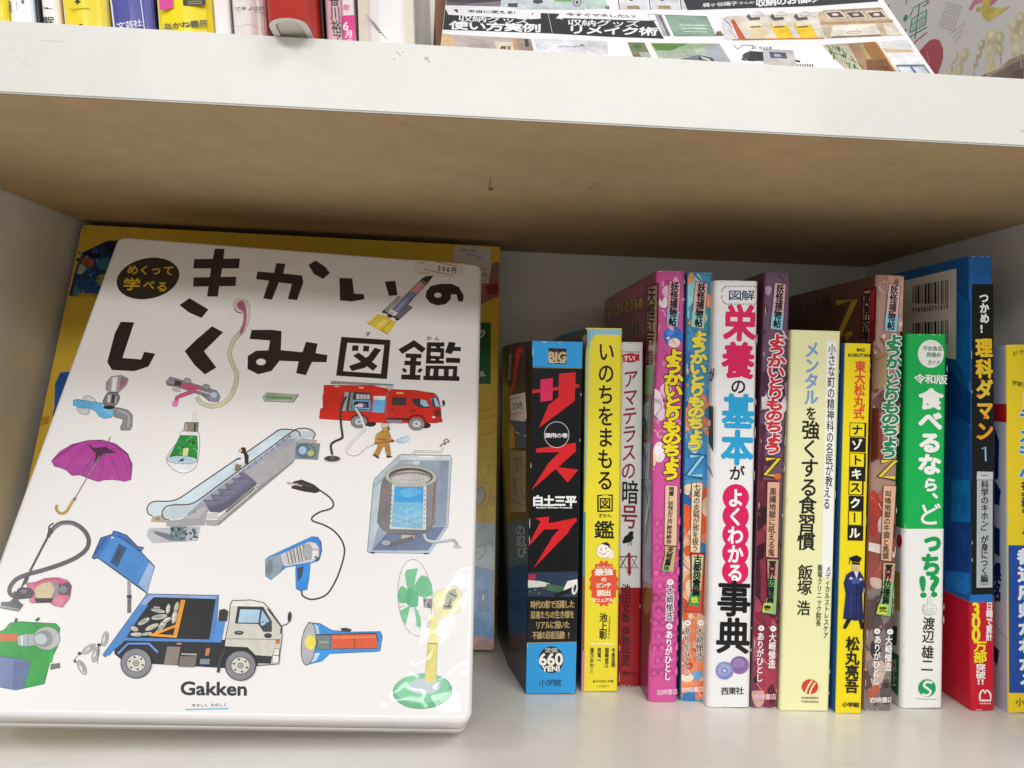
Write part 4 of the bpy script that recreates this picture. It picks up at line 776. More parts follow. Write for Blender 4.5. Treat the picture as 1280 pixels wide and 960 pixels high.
p.poly([(430, 215), (470, 240), (530, 235), (585, 265), (520, 268), (495, 300), (470, 320), (480, 270)], '#43203c').line([(540, 250), (600, 240), (645, 275)], 3, '#5a2a50').line([(500, 280), (375, 492)], 6, '#8a8488').line([(552, 185), (540, 212)], 6, '#8a8488').line([(378, 488), (355, 520), (330, 560), (300, 566), (282, 545), (286, 525)], 15, '#b79a55', True).line([(378, 490), (372, 500)], 12, '#55505c')
p.line([(555, 215), (640, 280), (655, 380)], 3, '#5a2050', True).line([(258, 305), (400, 213), (510, 202)], 3, '#5a2050', True)
scene_part('lamp_picture').F(80, 450, 6.4)
p.poly([(945, 570), (1070, 575), (1085, 700), (1070, 800), (1045, 870), (960, 905), (880, 880), (820, 810), (850, 730), (920, 640)], '#e8e8ea', '#5a5a60', 4, True).poly([(930, 600), (1066, 605), (1072, 700), (1066, 800), (840, 775), (880, 700)], '#1d8a3c').poly([(968, 500), (1078, 500), (1070, 575), (955, 568)], '#8f8878', '#2e2c2a', 4).line([(980, 510), (972, 566)], 14, '#c0b8a4').line([(1050, 506), (1046, 570)], 14, '#2e2b28').line([(1036, 415), (1030, 490)], 3, '#a89a98').line([(1058, 420), (1052, 490)], 3, '#a89a98')
random.seed(3); p.hold()
for i in range(46): 
    x, y = random.uniform(880, 1060), random.uniform(612, 780)
    if x > 1000-(y-600)*.9: p.h().ell(x, y, random.uniform(4, 12), random.uniform(3, 9), random.choice(['#0f5a28', '#2ea850', '#3cc060', '#0c4a20', '#8ac89a']))
p.poly([(955, 705), (998, 705), (990, 768), (950, 768)], '#e4dc9c').ell(945, 800, 122, 32, '#bcd2e4', 2, '#5a6a78', 3).poly([(905, 815), (935, 800), (970, 790), (950, 812), (925, 812)], '#2a3a44').line([(930, 800), (960, 785)], 6, '#3a4a50')
scene_part('escalator_picture').F(170, 520, 5.333)
p.poly([(90, 660), (80, 620), (110, 578), (240, 570), (300, 550), (960, 90), (1020, 90), (1060, 95), (700, 350), (360, 590), (200, 600), (185, 660)], '#cfe0ea')
p.poly([(180, 680), (190, 620), (240, 595), (370, 585), (1050, 100), (1180, 95), (1190, 140), (1120, 150), (480, 610), (460, 640), (260, 690)], '#c4d0d8')
p.poly([(340, 660), (440, 560), (1000, 150), (1080, 150), (560, 600), (460, 650)], '#a3a6b4')
p.hold()
for i in range(9): p.h().poly([(690+i*38, 385-i*29), (722+i*38, 352-i*29), (735+i*38, 372-i*29)], '#8a8ea4')
p.poly([(470, 600), (720, 380), (800, 420), (815, 450), (560, 645), (495, 640)], '#6a6880')
for i in range(6): x, y = 450+i*47, 560-i*36; p.poly([(x, y), (x+150-i*8, y+4), (x+130-i*8, y+42), (x+18, y+36)], '#77748c', '#55536a', 3)
p.poly([(480, 612), (600, 575), (700, 500), (790, 440), (800, 460), (640, 600), (560, 645), (495, 640)], '#5c5a70').poly([(720, 372), (1100, 148), (1210, 160), (1190, 200), (1050, 300), (822, 470), (790, 430)], '#aeacb0').poly([(540, 700), (800, 465), (825, 470), (1060, 290), (1050, 310), (545, 735)], '#8f8d92').poly([(530, 690), (800, 470), (815, 482), (550, 712)], '#bab8b8').line([(600, 640), (790, 480)], 12, '#5a5a52').line([(606, 626), (786, 476)], 4, '#c8c8a8')
p.poly([(200, 700), (300, 690), (380, 660), (480, 610), (462, 728), (205, 738)], '#a7a6aa').poly([(300, 690), (420, 610), (480, 612), (420, 680)], '#b8b6ba').poly([(478, 650), (550, 645), (545, 690), (475, 690)], '#c8c6c4').poly([(468, 695), (570, 695), (530, 735), (470, 728)], '#a9a6a8').line([(470, 692), (545, 690)], 5, '#efecec')
p.poly([(110, 670), (180, 660), (210, 710), (100, 705)], '#b5a594').ell(145, 685, 18, 12, '#8a8a6a').line([(350, 660), (440, 590)], 22, '#9aa0b0').line([(380, 640), (400, 640)], 14, '#7f8498')
for q, ww in (([(110, 668), (82, 650), (76, 610), (115, 572), (230, 568), (300, 542), (420, 460), (800, 200), (900, 130), (960, 92), (1040, 92), (1085, 108), (1095, 140)], 7), ([(225, 695), (182, 680), (178, 632), (225, 596), (360, 588), (440, 545), (560, 456), (900, 208), (1040, 106), (1095, 84), (1160, 90), (1194, 120), (1178, 155)], 7)): p.line(q, ww, '#4a3c42', True)
p.poly([(78, 765), (90, 750), (230, 745), (235, 735), (430, 738), (408, 832), (110, 848), (72, 800)], '#b9bcc0').poly([(120, 765), (235, 790), (230, 835), (200, 820), (130, 790)], '#76767e').poly([(232, 738), (340, 738), (330, 835), (225, 832)], '#6a8088')
random.seed(9); p.hold()
for i in range(34): p.h().ell(random.uniform(235, 420), random.uniform(748, 825), random.uniform(5, 14), random.uniform(4, 11), random.choice(['#3a4a50', '#9ac8d0', '#5a6a70', '#c8dce0', '#2c3438', '#8a9a9c']), random.uniform(0, 90))
p.poly([(1068, 180), (1228, 185), (1212, 292), (1058, 285)], '#7d8a8e', '#9aa2a4', 3).ell(1115, 232, 50, 44, '#5a7690').ell(1110, 230, 26, 26, '#a4c0d4').ell(1165, 250, 22, 18, '#c0b86a').line([(1075, 215), (1110, 190), (1160, 195), (1195, 235), (1180, 272), (1100, 275)], 5, '#1f4a44', True)
p.part('passenger_picture').F(170, 520, 5.333).poly([(700, 215), (728, 212), (735, 240), (745, 262), (715, 258), (695, 245)], '#3a241c', sm=True).ell(696, 232, 12, 14, '#e0b898').poly([(680, 250), (715, 250), (735, 290), (700, 330), (668, 318)], '#eceef2').poly([(720, 255), (752, 262), (748, 320), (728, 322)], '#33282c').poly([(665, 320), (705, 328), (690, 365), (658, 368)], '#8a7a5a').line([(672, 290), (700, 284)], 12, '#4a5aa8')
scene_part('fire_engine_picture').F(390, 470, 7.111)
p.poly([(170, 45), (730, 75), (715, 88), (165, 70)], '#8a8a8e', '#4a4a4e', 2)
p.hold()
for i in range(14): p.h().line([(180+i*37, 50+i*2), (190+i*37, 70+i*1.6)], 4, '#c4c4c6')
p.ell(520, 425, 50, 26, '#241c20').ell(1010, 440, 46, 26, '#241c20')
p.poly([(105, 82), (540, 85), (650, 110), (735, 120), (930, 128), (1080, 155), (1110, 190), (1145, 290), (1150, 375), (1158, 400), (1110, 418), (640, 418), (62, 380), (75, 290), (98, 285), (95, 180), (102, 160)], '#d2261f', '#6a1a18', 3)
for yy in (180, 240, 315): p.line([(98, yy-4), (270, yy+6)], 3, '#9a1c18')
p.poly([(280, 135), (525, 150), (525, 325), (270, 310)], '#3a3c44').poly([(290, 140), (330, 142), (300, 310), (270, 312)], '#a8a8ac').poly([(345, 145), (370, 147), (345, 310), (325, 310)], '#8a8c90').poly([(395, 162), (515, 168), (512, 208), (395, 206)], '#c8ccd4').line([(425, 164), (425, 206)], 7, '#6a6a70').line([(455, 166), (455, 207)], 7, '#6a6a70').line([(485, 166), (485, 207)], 7, '#6a6a70').poly([(360, 212), (520, 218), (520, 300), (360, 292)], '#7ab0d8').poly([(375, 226), (505, 230), (505, 285), (372, 280)], '#232c4c').ell(430, 262, 30, 18, '#d8dce0').ell(470, 260, 16, 14, '#6a5a9a').line([(330, 300), (525, 315)], 12, '#8a98a0')
p.poly([(548, 178), (655, 180), (640, 330), (535, 322)], '#6ab4e8').poly([(549, 178), (655, 180), (650, 214), (546, 210)], '#dfe4ec').line([(690, 125), (660, 200), (655, 380)], 10, '#77707a').poly([(640, 95), (735, 92), (690, 130)], '#c8d0d4')
p.poly([(712, 190), (838, 195), (835, 262), (708, 258)], '#3a363e', '#5a1a18', 2).poly([(890, 200), (950, 202), (1030, 230), (1048, 285), (960, 280), (900, 250)], '#2c3440').poly([(965, 208), (1015, 220), (1042, 270), (1000, 275), (962, 250)], '#9cc4dc').poly([(1050, 200), (1105, 195), (1140, 272), (1080, 278)], '#a4c8e4', '#2a2a38', 4).poly([(1060, 205), (1078, 200), (1100, 275), (1078, 278)], '#33445c').line([(1040, 150), (1105, 170), (1140, 270)], 7, '#3a1a1c', True).poly([(750, 145), (812, 148), (812, 162), (750, 160)], '#e8b878').line([(200, 92), (240, 96)], 9, '#f0d8c8').line([(415, 104), (458, 108)], 9, '#f0d8c8').poly([(690, 298), (730, 300), (730, 308), (690, 306)], '#7a1a18').poly([(870, 305), (915, 308), (915, 316), (870, 314)], '#7a1a18')
p.poly([(1085, 300), (1146, 298), (1148, 365), (1090, 362)], '#7a2a24').line([(1092, 325), (1146, 322)], 4, '#2c1a1a').line([(1094, 342), (1146, 340)], 4, '#2c1a1a').ell(1082, 368, 14, 10, '#f0e4d8').poly([(1065, 385), (1158, 380), (1158, 412), (1062, 418)], '#b8241f').line([(655, 385), (870, 385)], 18, '#2a2226').poly([(650, 390), (800, 392), (800, 425), (680, 415)], '#8a8a90').line([(850, 420), (870, 370), (930, 350), (985, 365), (1010, 420)], 12, '#5a1a1a', True).line([(345, 400), (370, 360), (420, 345), (470, 360), (498, 400)], 12, '#5a1a1a', True)
for x, y in ((418, 408), (930, 428)): p.ell(x, y, 72, 56, '#8a8a8e', 0, '#3a3a40', 4).ell(x, y, 38, 30, '#d8d8dc', 0, '#5a5a60', 3).ell(x, y, 16, 12, '#a0a0a8').line([(x-26, y-8), (x+26, y+8)], 4, '#7a7a80').line([(x-8, y+20), (x+10, y-20)], 4, '#7a7a80')
p.line([(1150, 272), (1172, 262), (1180, 240)], 6, '#2a2428', True).ell(1170, 240, 12, 24, '#2a2428', -15)
p.line([(305, 185), (275, 240), (255, 320), (258, 430), (270, 520), (265, 555), (200, 585), (168, 620), (180, 700)], 20, '#3c383e', True).ell(180, 738, 75, 28, '#8a868c').ell(180, 736, 64, 22, '#3c3a3e').line([(170, 740), (180, 705), (195, 740)], 12, '#77757a')
p.line([(385, 290), (425, 350), (455, 420), (460, 480), (400, 540), (340, 610), (310, 660), (330, 695), (400, 700), (470, 640), (550, 605)], 20, '#b8b6ba', True).line([(385, 290), (425, 350), (455, 420), (460, 480), (400, 540), (340, 610), (312, 660), (332, 692), (400, 696), (470, 637), (550, 603)], 13, '#eeeef0', True).line([(380, 272), (425, 262)], 16, '#e8e8ea')
p.part('firefighter_picture').F(390, 470, 7.111).poly([(575, 520), (620, 490), (680, 490), (700, 540), (685, 600), (700, 700), (665, 712), (645, 620), (625, 640), (590, 712), (548, 700), (590, 620), (560, 590)], '#b88d45', '#5c4420', 4).poly([(560, 540), (600, 500), (620, 540), (580, 590), (560, 580)], '#c69a50').line([(650, 520), (690, 560), (720, 578)], 22, '#b88d45').ell(655, 468, 30, 28, '#c8a050', 0, '#5c4420', 3).ell(650, 440, 36, 18, '#cfc8c0', -8, '#6a6460', 3).ell(680, 470, 13, 15, '#8a5a3a').line([(552, 604), (730, 580)], 13, '#c05a30').line([(575, 560), (660, 570)], 9, '#8a5a28').ell(715, 580, 12, 8, '#3a3024').poly([(535, 702), (560, 700), (600, 725), (590, 738)], '#3a2c22').poly([(660, 715), (690, 708), (720, 722), (665, 730)], '#3a2c22').poly([(735, 578), (800, 545), (855, 535), (862, 575), (800, 600)], '#ccdcec', sm=True).line([(740, 578), (800, 552), (840, 548)], 4, '#8aa4c4').line([(745, 582), (800, 592), (815, 600)], 4, '#8aa4c4').line([(600, 640), (580, 690)], 4, '#7a5a28').line([(670, 620), (680, 690)], 4, '#7a5a28')
scene_part('washing_machine_picture').F(450, 540, 6)
p.poly([(55, 895), (100, 380), (110, 350), (290, 175), (310, 168), (680, 175), (688, 200), (660, 710), (520, 912), (60, 905)], '#b6c3cf', '#70808e', 4).poly([(100, 415), (300, 220), (665, 215), (640, 700), (500, 880), (90, 885)], '#96a4b6').poly([(100, 420), (165, 370), (140, 700), (90, 880)], '#bccad4').poly([(600, 220), (668, 215), (645, 705), (560, 700), (590, 380)], '#8998ac').poly([(90, 888), (230, 725), (640, 712), (510, 890)], '#6a7898').poly([(300, 172), (680, 178), (680, 215), (300, 212)], '#ccd4d8', '#78848c', 2).poly([(440, 180), (555, 182), (553, 192), (440, 190)], '#f0f4f4').poly([(310, 218), (450, 218), (440, 250), (310, 245)], '#a8b4c0', '#7a8894', 2).ell(420, 232, 28, 16, '#c8d0d4')
p.poly([(185, 330), (580, 330), (560, 680), (520, 730), (420, 768), (250, 765), (170, 735), (130, 680), (160, 400)], '#7b7678', '#4a4648', 3).poly([(500, 340), (585, 330), (565, 660), (510, 720)], '#8a8487').line([(560, 360), (545, 660)], 10, '#6a6466')
p.poly([(240, 390), (500, 390), (496, 735), (222, 728)], '#d6d6d6', '#8a8a8c', 3).poly([(258, 405), (478, 405), (470, 725), (235, 712)], '#74b8dc').poly([(262, 405), (478, 405), (474, 530), (255, 525)], '#3aa0e0').poly([(300, 440), (400, 420), (460, 450), (380, 490), (320, 480)], '#60b8ec', sm=True).poly([(240, 590), (340, 640), (465, 590), (468, 720), (240, 710)], '#88bcd8').line([(245, 640), (350, 670), (465, 640)], 4, '#5a90b4').line([(350, 560), (350, 700)], 5, '#a8d4e8').line([(260, 700), (350, 670), (455, 705)], 4, '#5a90b4').line([(300, 560), (340, 600), (400, 570)], 5, '#a8d8f0')
p.ell(382, 335, 196, 82, '#b8bab0', 2, '#77786c', 3).ell(382, 335, 166, 66, '#55504f', 2).ell(380, 345, 150, 56, '#b8b4b4').poly([(262, 385), (262, 410), (500, 410), (500, 385)], '#b8b4b4')
p.ell(382, 330, 152, 30, '#8a8484', 0).ell(380, 350, 138, 36, '#c4c0c0')
p.hold()
for i in range(7):
    for j in range(2): p.h().ell(300+i*28+j*10, 330+j*35+abs(i-3)*-2, 4, 4, '#6a6466')
for i in range(8): p.h().ell(488-i*1, 440+i*35, 4, 6, '#77777a').ell(240-i*1.5, 440+i*35, 4, 6, '#77777a')
p.poly([(310, 770), (415, 775), (400, 812), (310, 800)], '#c0b8ac', '#5a5654', 2).line([(210, 850), (400, 795)], 30, '#6a6670').ell(195, 832, 36, 22, '#a8a8ac', 0, '#4a4a50', 3).line([(480, 765), (500, 810), (560, 825), (640, 818), (700, 812), (730, 850)], 22, '#aaafb6', True).line([(480, 765), (500, 806), (560, 820), (640, 812), (700, 806)], 8, '#d4d8dc', True).ell(728, 862, 30, 9, '#c8ccd0', 5, '#8a8e94', 2)
p.line([(385, 185), (410, 145), (610, 150), (622, 115)], 16, '#a8aa98').line([(385, 185), (410, 145), (610, 150), (622, 115)], 10, '#dcdccc').line([(600, 110), (620, 90), (640, 95), (630, 70), (650, 55), (668, 75), (640, 80)], 9, '#7a7a74', True).poly([(75, 900), (110, 902), (110, 912), (80, 910)], '#22222a').poly([(475, 908), (515, 910), (510, 918), (478, 916)], '#22222a')
scene_part('hair_dryer_picture').F(320, 590, 8)
p.line([(632, 180), (700, 225), (755, 275), (775, 330), (740, 370), (640, 400), (565, 450), (570, 490), (680, 530), (780, 590), (860, 690), (885, 800), (850, 950), (790, 1100), (700, 1230), (560, 1275), (470, 1240), (458, 1200), (455, 1160)], 17, '#3a3438', True)
p.poly([(360, 100), (455, 75), (580, 125), (635, 170), (632, 200), (590, 212), (490, 198), (356, 165), (355, 140), (400, 130)], '#2c2428').line([(310, 105), (460, 140)], 16, '#a09898').line([(320, 125), (420, 120)], 10, '#c8c0c0').line([(470, 125), (560, 150)], 6, '#6a5458')
p.poly([(395, 960), (410, 900), (520, 880), (545, 920), (530, 1080), (510, 1180), (440, 1190), (400, 1170)], '#2a8ee0', '#1a4a80', 3).poly([(410, 960), (480, 940), (460, 1040), (420, 1100)], '#33445a').line([(452, 1170), (452, 1210)], 9, '#a02c34')
p.poly([(95, 875), (130, 845), (560, 645), (620, 650), (652, 700), (655, 800), (625, 890), (560, 910), (300, 955), (150, 1080), (95, 1040)], '#2f8ae0', '#1f4a78', 3)
p.poly([(230, 830), (530, 695), (600, 710), (632, 760), (630, 850), (560, 900), (290, 945), (240, 900)], '#c8c8ca', '#6a6a70', 2).poly([(100, 875), (140, 848), (240, 820), (270, 930), (250, 1000), (160, 1070), (100, 1040)], '#8f9fae', '#4a5662', 3).ell(135, 955, 32, 82, '#758492', 6)
for i in range(6): p.line([(305+i*33, 795-i*14), (335+i*33, 925-i*8)], 8, '#3e3a40').line([(318+i*33, 792-i*14), (345+i*33, 920-i*8)], 4, '#c89a7a' if i % 2 else '#e8e8e8')
p.ell(520, 800, 52, 76, '#a8acb2', -10, '#6a6e74', 3).poly([(540, 700), (600, 715), (625, 760), (560, 770)], '#e8e8ea', '#77777c', 2).poly([(560, 780), (628, 790), (615, 850), (560, 880)], '#e2e2e4', '#77777c', 2).line([(585, 845), (620, 865), (600, 890)], 16, '#2a2a2e').line([(640, 690), (655, 780), (630, 880)], 9, '#16365c', True)
scene_part('vacuum_cleaner_picture').F(0, 640, 6.4)
p.line([(400, 170), (440, 120), (500, 88), (590, 92), (670, 145), (710, 220), (690, 300), (600, 370), (470, 425), (330, 470), (220, 500), (130, 540), (82, 600), (80, 650), (120, 680)], 36, '#5e5a60', True)
p.line([(425, 150), (475, 102), (590, 100)], 10, '#8a868c', True).line([(405, 160), (330, 300), (240, 475)], 18, '#4a464c').line([(430, 90), (395, 115), (390, 180)], 13, '#44404a', True).line([(410, 130), (385, 200)], 30, '#4a464c').poly([(200, 520), (250, 480), (220, 560), (160, 620)], '#4a464c')
p.poly([(210, 570), (300, 560), (360, 530), (470, 525), (540, 545), (575, 590), (560, 690), (500, 765), (430, 750), (400, 725), (260, 730), (235, 690)], '#cf6f8c', '#6a3a48', 3).poly([(290, 600), (340, 570), (410, 555), (440, 620), (410, 690), (290, 690), (275, 640)], '#cdbb96', '#7a6a50', 2).poly([(400, 550), (440, 560), (475, 590), (470, 650), (430, 690), (410, 690), (440, 620)], '#8f8c90').poly([(470, 570), (550, 560), (575, 600), (560, 670), (470, 660)], '#6a4a5a').ell(505, 620, 34, 32, '#7b8686', 0, '#3a3e40', 3).poly([(280, 690), (430, 690), (410, 728), (290, 725)], '#3a3238').ell(470, 715, 44, 40, '#d8849c').ell(258, 705, 24, 24, '#d8849c', 0, '#6a3a48', 2).line([(270, 580), (350, 545), (460, 535), (500, 580)], 20, '#c05a80', True)
p.poly([(110, 640), (170, 600), (250, 610), (280, 650), (250, 690), (150, 700), (100, 690)], '#4a464e').ell(190, 635, 26, 18, '#77757c').poly([(110, 620), (150, 580), (165, 580), (130, 640)], '#ece8ea').poly([(95, 700), (130, 680), (160, 720), (190, 745), (150, 798), (0, 770), (10, 720), (80, 718)], '#56585e').line([(5, 755), (155, 782)], 13, '#8fa898')
scene_part('engine_picture').F(0, 720, 4)
p.poly([(-60, 300), (20, 270), (50, 235), (100, 228), (170, 232), (280, 238), (300, 260), (290, 350), (250, 430), (222, 540), (80, 570), (-60, 540)], '#1f9a3a', '#14602a', 3).line([(165, 232), (190, 260), (175, 300)], 5, '#186a2e').poly([(-60, 395), (60, 408), (155, 430), (118, 558), (75, 570), (-60, 545)], '#6d7fae', '#3a4a70', 3).poly([(70, 425), (152, 432), (118, 556), (60, 565)], '#5a6a9c').poly([(-60, 288), (85, 290), (88, 325), (-60, 322)], '#c8642c').poly([(88, 300), (130, 290), (230, 290), (240, 340), (130, 352), (90, 345)], '#a8b4b8', '#5a6468', 2).ell(235, 312, 66, 58, '#b4b6b4', 0, '#77797a', 3).ell(220, 314, 46, 42, '#8a9294').ell(205, 316, 30, 26, '#c0c8ca').line([(110, 300), (110, 350)], 6, '#e8ecec').line([(140, 296), (140, 350)], 4, '#7a8488').line([(180, 225), (198, 210)], 13, '#3a4440').line([(78, 232), (84, 212)], 14, '#2c3834').poly([(255, 440), (300, 435), (302, 460), (250, 470)], '#6a6a70').poly([(250, 380), (272, 372), (262, 430), (240, 440)], '#24a844')
scene_part('dust_cart_picture').F(80, 640, 8)
p.poly([(280, 460), (370, 258), (480, 225), (495, 190), (540, 200), (630, 235), (735, 345), (800, 355), (770, 400), (905, 545), (830, 815), (340, 460), (300, 470)], '#2f6db8', '#16264a', 9).poly([(345, 455), (480, 250), (560, 260), (765, 400), (860, 500), (735, 735), (520, 580)], '#3f86cc').poly([(850, 500), (905, 545), (832, 812), (740, 725)], '#9ab4dc', '#2c4a7c', 4).poly([(550, 320), (622, 358), (530, 552), (465, 508)], '#24508c', '#16264a', 6).poly([(560, 350), (600, 375), (530, 520), (490, 495)], '#394a60').line([(565, 370), (520, 470)], 22, '#243040').line([(545, 240), (700, 350), (775, 405), (905, 545)], 9, '#142040').poly([(640, 260), (700, 330), (740, 352), (720, 365), (560, 250)], '#3a5c9c').ell(485, 256, 14, 8, '#e8ecf4').line([(335, 455), (835, 815)], 10, '#142040').line([(310, 420), (420, 260)], 16, '#1f4a8c')
p.line([(650, 690), (655, 850)], 36, '#a4a0a8').line([(655, 840), (652, 1010)], 40, '#6e6a72').line([(628, 845), (678, 845)], 26, '#2a262c')
p.F(90, 730, 6.4)
p.poly([(340, 440), (1130, 460), (1250, 440), (1250, 675), (640, 640), (400, 610), (340, 560)], '#17181f').poly([(600, 80), (1175, 92), (1150, 470), (420, 455), (400, 480), (265, 585), (245, 570)], '#4d84c8', '#14203c', 5).poly([(640, 100), (1150, 122), (1100, 445), (435, 430)], '#121116').poly([(610, 85), (1160, 95), (1150, 120), (655, 105), (590, 170), (545, 165)], '#8fa8dc').poly([(265, 560), (560, 170), (610, 170), (300, 575)], '#3f86cc')
random.seed(4)
for x, y, a, l, w_ in ((575, 300, -30, 55, 20), (690, 215, 10, 60, 16), (770, 200, -80, 42, 18), (835, 190, -75, 50, 18), (640, 345, -25, 60, 20), (700, 265, -10, 66, 22), (725, 330, -55, 70, 24), (820, 265, -78, 55, 22), (520, 405, 0, 55, 18), (500, 360, 20, 36, 20), (600, 400, -10, 44, 14), (760, 290, -30, 40, 18), (700, 370, -40, 40, 16), (680, 190, 5, 30, 10)):
    p.ell(x, y, l, w_, '#bcbcae', a, '#2a2a2c', 4).ell(x-5, y-3, l*.6, w_*.45, random.choice(['#e0e0d8', '#8f9488', '#a8b0b4', '#d0c8a8']), a).line([(x-l*.3, y+6), (x+l*.4, y-2)], 3, '#55584f')
p.poly([(872, 128), (910, 130), (840, 432), (808, 430)], '#e8982a', '#8a5a1c', 2).poly([(620, 408), (835, 325), (835, 345), (690, 402), (830, 412), (830, 432), (625, 418)], '#e8982a')
p.line([(370, 560), (450, 480), (620, 480), (690, 550)], 18, '#6a92d8').line([(380, 562), (455, 488), (612, 488), (680, 552)], 6, '#2a4a8c')
p.poly([(765, 500), (870, 505), (845, 650), (735, 648)], '#8a7f78').poly([(868, 580), (1000, 580), (985, 668), (850, 662)], '#7a706a').line([(875, 562), (1000, 566)], 14, '#a8a8a0').poly([(1030, 600), (1105, 602), (1100, 645), (1022, 642)], '#7f8aa0').poly([(1075, 515), (1108, 515), (1095, 575), (1065, 575)], '#c8784a').ell(860, 480, 24, 7, '#c88a7a').poly([(1160, 300), (1228, 300), (1195, 470), (1125, 468)], '#4a90d8').poly([(1180, 210), (1220, 200), (1252, 220), (1240, 300), (1170, 298)], '#2a282c')
p.line([(1230, 520), (1190, 600), (1170, 710)], 24, '#3a383e')
p.F(220, 730, 6.4).poly([(435, 170), (450, 135), (600, 130), (700, 150), (740, 190), (848, 345), (850, 420), (832, 560), (825, 640), (640, 655), (560, 640), (390, 500), (400, 420), (425, 300)], '#cfcdc2', '#26242a', 6).poly([(440, 175), (455, 140), (600, 134), (700, 155), (715, 180), (440, 178)], '#e6e4de').poly([(495, 180), (700, 185), (768, 300), (768, 385), (700, 385), (660, 322), (472, 318)], '#2c3038').poly([(515, 205), (675, 208), (660, 312), (498, 310)], '#a9cbe0').poly([(690, 210), (750, 300), (690, 340), (672, 315)], '#9cc0d8').poly([(720, 310), (762, 310), (758, 380), (700, 375)], '#39434c').line([(672, 315), (710, 300)], 6, '#39434c').line([(392, 440), (835, 446)], 4, '#55534e').ell(505, 392, 38, 17, '#2f2d30').ell(505, 390, 22, 8, '#77757a').ell(738, 415, 32, 20, '#3a393c').poly([(800, 450), (830, 450), (828, 478), (798, 478)], '#c87038', '#3a2a28', 3).poly([(790, 520), (828, 520), (822, 630), (770, 635), (775, 575)], '#ece6e2', '#2a2a2c', 4).line([(780, 572), (825, 574)], 6, '#2a2a2c').line([(735, 200), (845, 345), (838, 400)], 10, '#222026').poly([(640, 572), (770, 580), (760, 640), (650, 636)], '#232228').poly([(395, 500), (575, 508), (640, 575), (660, 655), (400, 680)], '#19181d')
p.line([(848, 335), (890, 322), (905, 300)], 7, '#2a282c', True).ell(910, 265, 15, 42, '#2c2a30', 4)
for fr, x, y, rr in (((90, 730, 6.4), 516, 636, 122), ((220, 730, 6.4), 518, 655, 122)):
    p.F(*fr).ell(x, y, rr, rr*.97, '#85858c', 0, '#26262c', 7).ell(x, y, rr*.62, rr*.56, '#d8d4c8', 0, '#3a3a3c', 5)
    p.hold()
    for i in range(6): a = i*math.pi/3+.3; p.h().ell(x+rr*.45*math.cos(a), y+rr*.41*math.sin(a), 9, 8, '#2e2c30')
    p.ell(x, y, 24, 23, '#3a383c').ell(x, y, 17, 16, '#d4d0c4').ell(x, y, 9, 8, '#6a6868')
scene_part('rubbish_bag_picture').F(90, 730, 6.4)
for x, y, a, l, w_ in ((265, 440, -78, 60, 26), (135, 520, -35, 62, 26), (190, 565, -72, 62, 26), (80, 668, 62, 62, 28)):
    p.ell(x, y, l, w_, '#c4c4ba', a, '#3a3a3e', 4).ell(x+4, y-4, l*.7, w_*.5, '#9a9c90', a).ell(x-6, y+2, l*.4, w_*.3, '#e4e4dc', a)
p.line([(215, 490), (205, 640)], 5, '#2a2a2e').line([(60, 560), (15, 610), (30, 630)], 5, '#2a2a2e').ell(218, 488, 18, 14, '#3a3a40').ell(62, 556, 16, 14, '#4a4a50').ell(25, 620, 12, 12, '#4a4a50')
scene_part('torch_picture').F(320, 720, 4)
p.poly([(262, 232), (320, 238), (380, 272), (480, 280), (622, 278), (632, 300), (620, 375), (600, 378), (370, 388), (330, 425), (250, 446), (240, 300)], '#2a93e0', '#1f4a70', 3).poly([(290, 240), (312, 250), (318, 290), (298, 290)], '#a8cce8').poly([(285, 385), (320, 385), (305, 420), (270, 436)], '#bcd8ec').ell(263, 340, 36, 107, '#b4b2b8', 6, '#4a484e', 4)
p.poly([(300, 292), (372, 296), (370, 368), (305, 366)], '#77807a', '#2c3834', 4).ell(272, 332, 28, 36, '#ecdc58').line([(315, 330), (365, 332)], 10, '#9aa498').poly([(375, 292), (600, 288), (608, 362), (380, 364)], '#e0582c', '#3a2a28', 3).line([(490, 292), (494, 362)], 5, '#8a3a20').line([(384, 308), (600, 304)], 12, '#f08048').line([(300, 294), (600, 286), (612, 330)], 5, '#2c3a40').poly([(422, 262), (448, 258), (480, 268), (470, 280), (430, 278)], '#33343a')
scene_part('fan_picture').F(470, 690, 4.683)
p.ell(228, 268, 100, 226, '#e6e2dc', -4, '#8c8a86', 3).ell(230, 268, 93, 218, '#eceaea', -4)
p.poly([(168, 130), (178, 104), (246, 94), (232, 150), (222, 222), (185, 228)], '#74c294').poly([(215, 215), (240, 170), (266, 136), (300, 146), (326, 186), (334, 250), (284, 268), (228, 250)], '#74c294').poly([(130, 240), (150, 200), (185, 225), (190, 290), (135, 295)], '#6cbc8e', sm=True).poly([(138, 345), (202, 312), (190, 360), (174, 428), (150, 392)], '#74c294').poly([(222, 315), (246, 345), (262, 390), (264, 442), (238, 436), (234, 390)], '#7cc89c').ell(200, 265, 30, 52, '#5ab082').poly([(200, 222), (250, 240), (245, 320), (200, 325)], '#63b68a')
p.line([(135, 330), (160, 315), (165, 322)], 4, '#c89a90').poly([(275, 270), (330, 275), (325, 330), (280, 325)], '#8a8a8a').line([(285, 280), (320, 330)], 8, '#4a4a4c').line([(300, 275), (290, 325)], 6, '#c8c8c8').poly([(340, 250), (420, 210), (450, 200), (500, 240), (502, 300), (470, 360), (360, 382)], '#f1ebb4', '#b8b080', 2, True).poly([(420, 225), (465, 215), (478, 260), (445, 300), (445, 335), (390, 335), (400, 300)], '#b8b8a8').line([(430, 240), (470, 262)], 7, '#5a5a56').line([(440, 275), (420, 330)], 8, '#6a6a66').line([(395, 318), (445, 322)], 7, '#55554f')
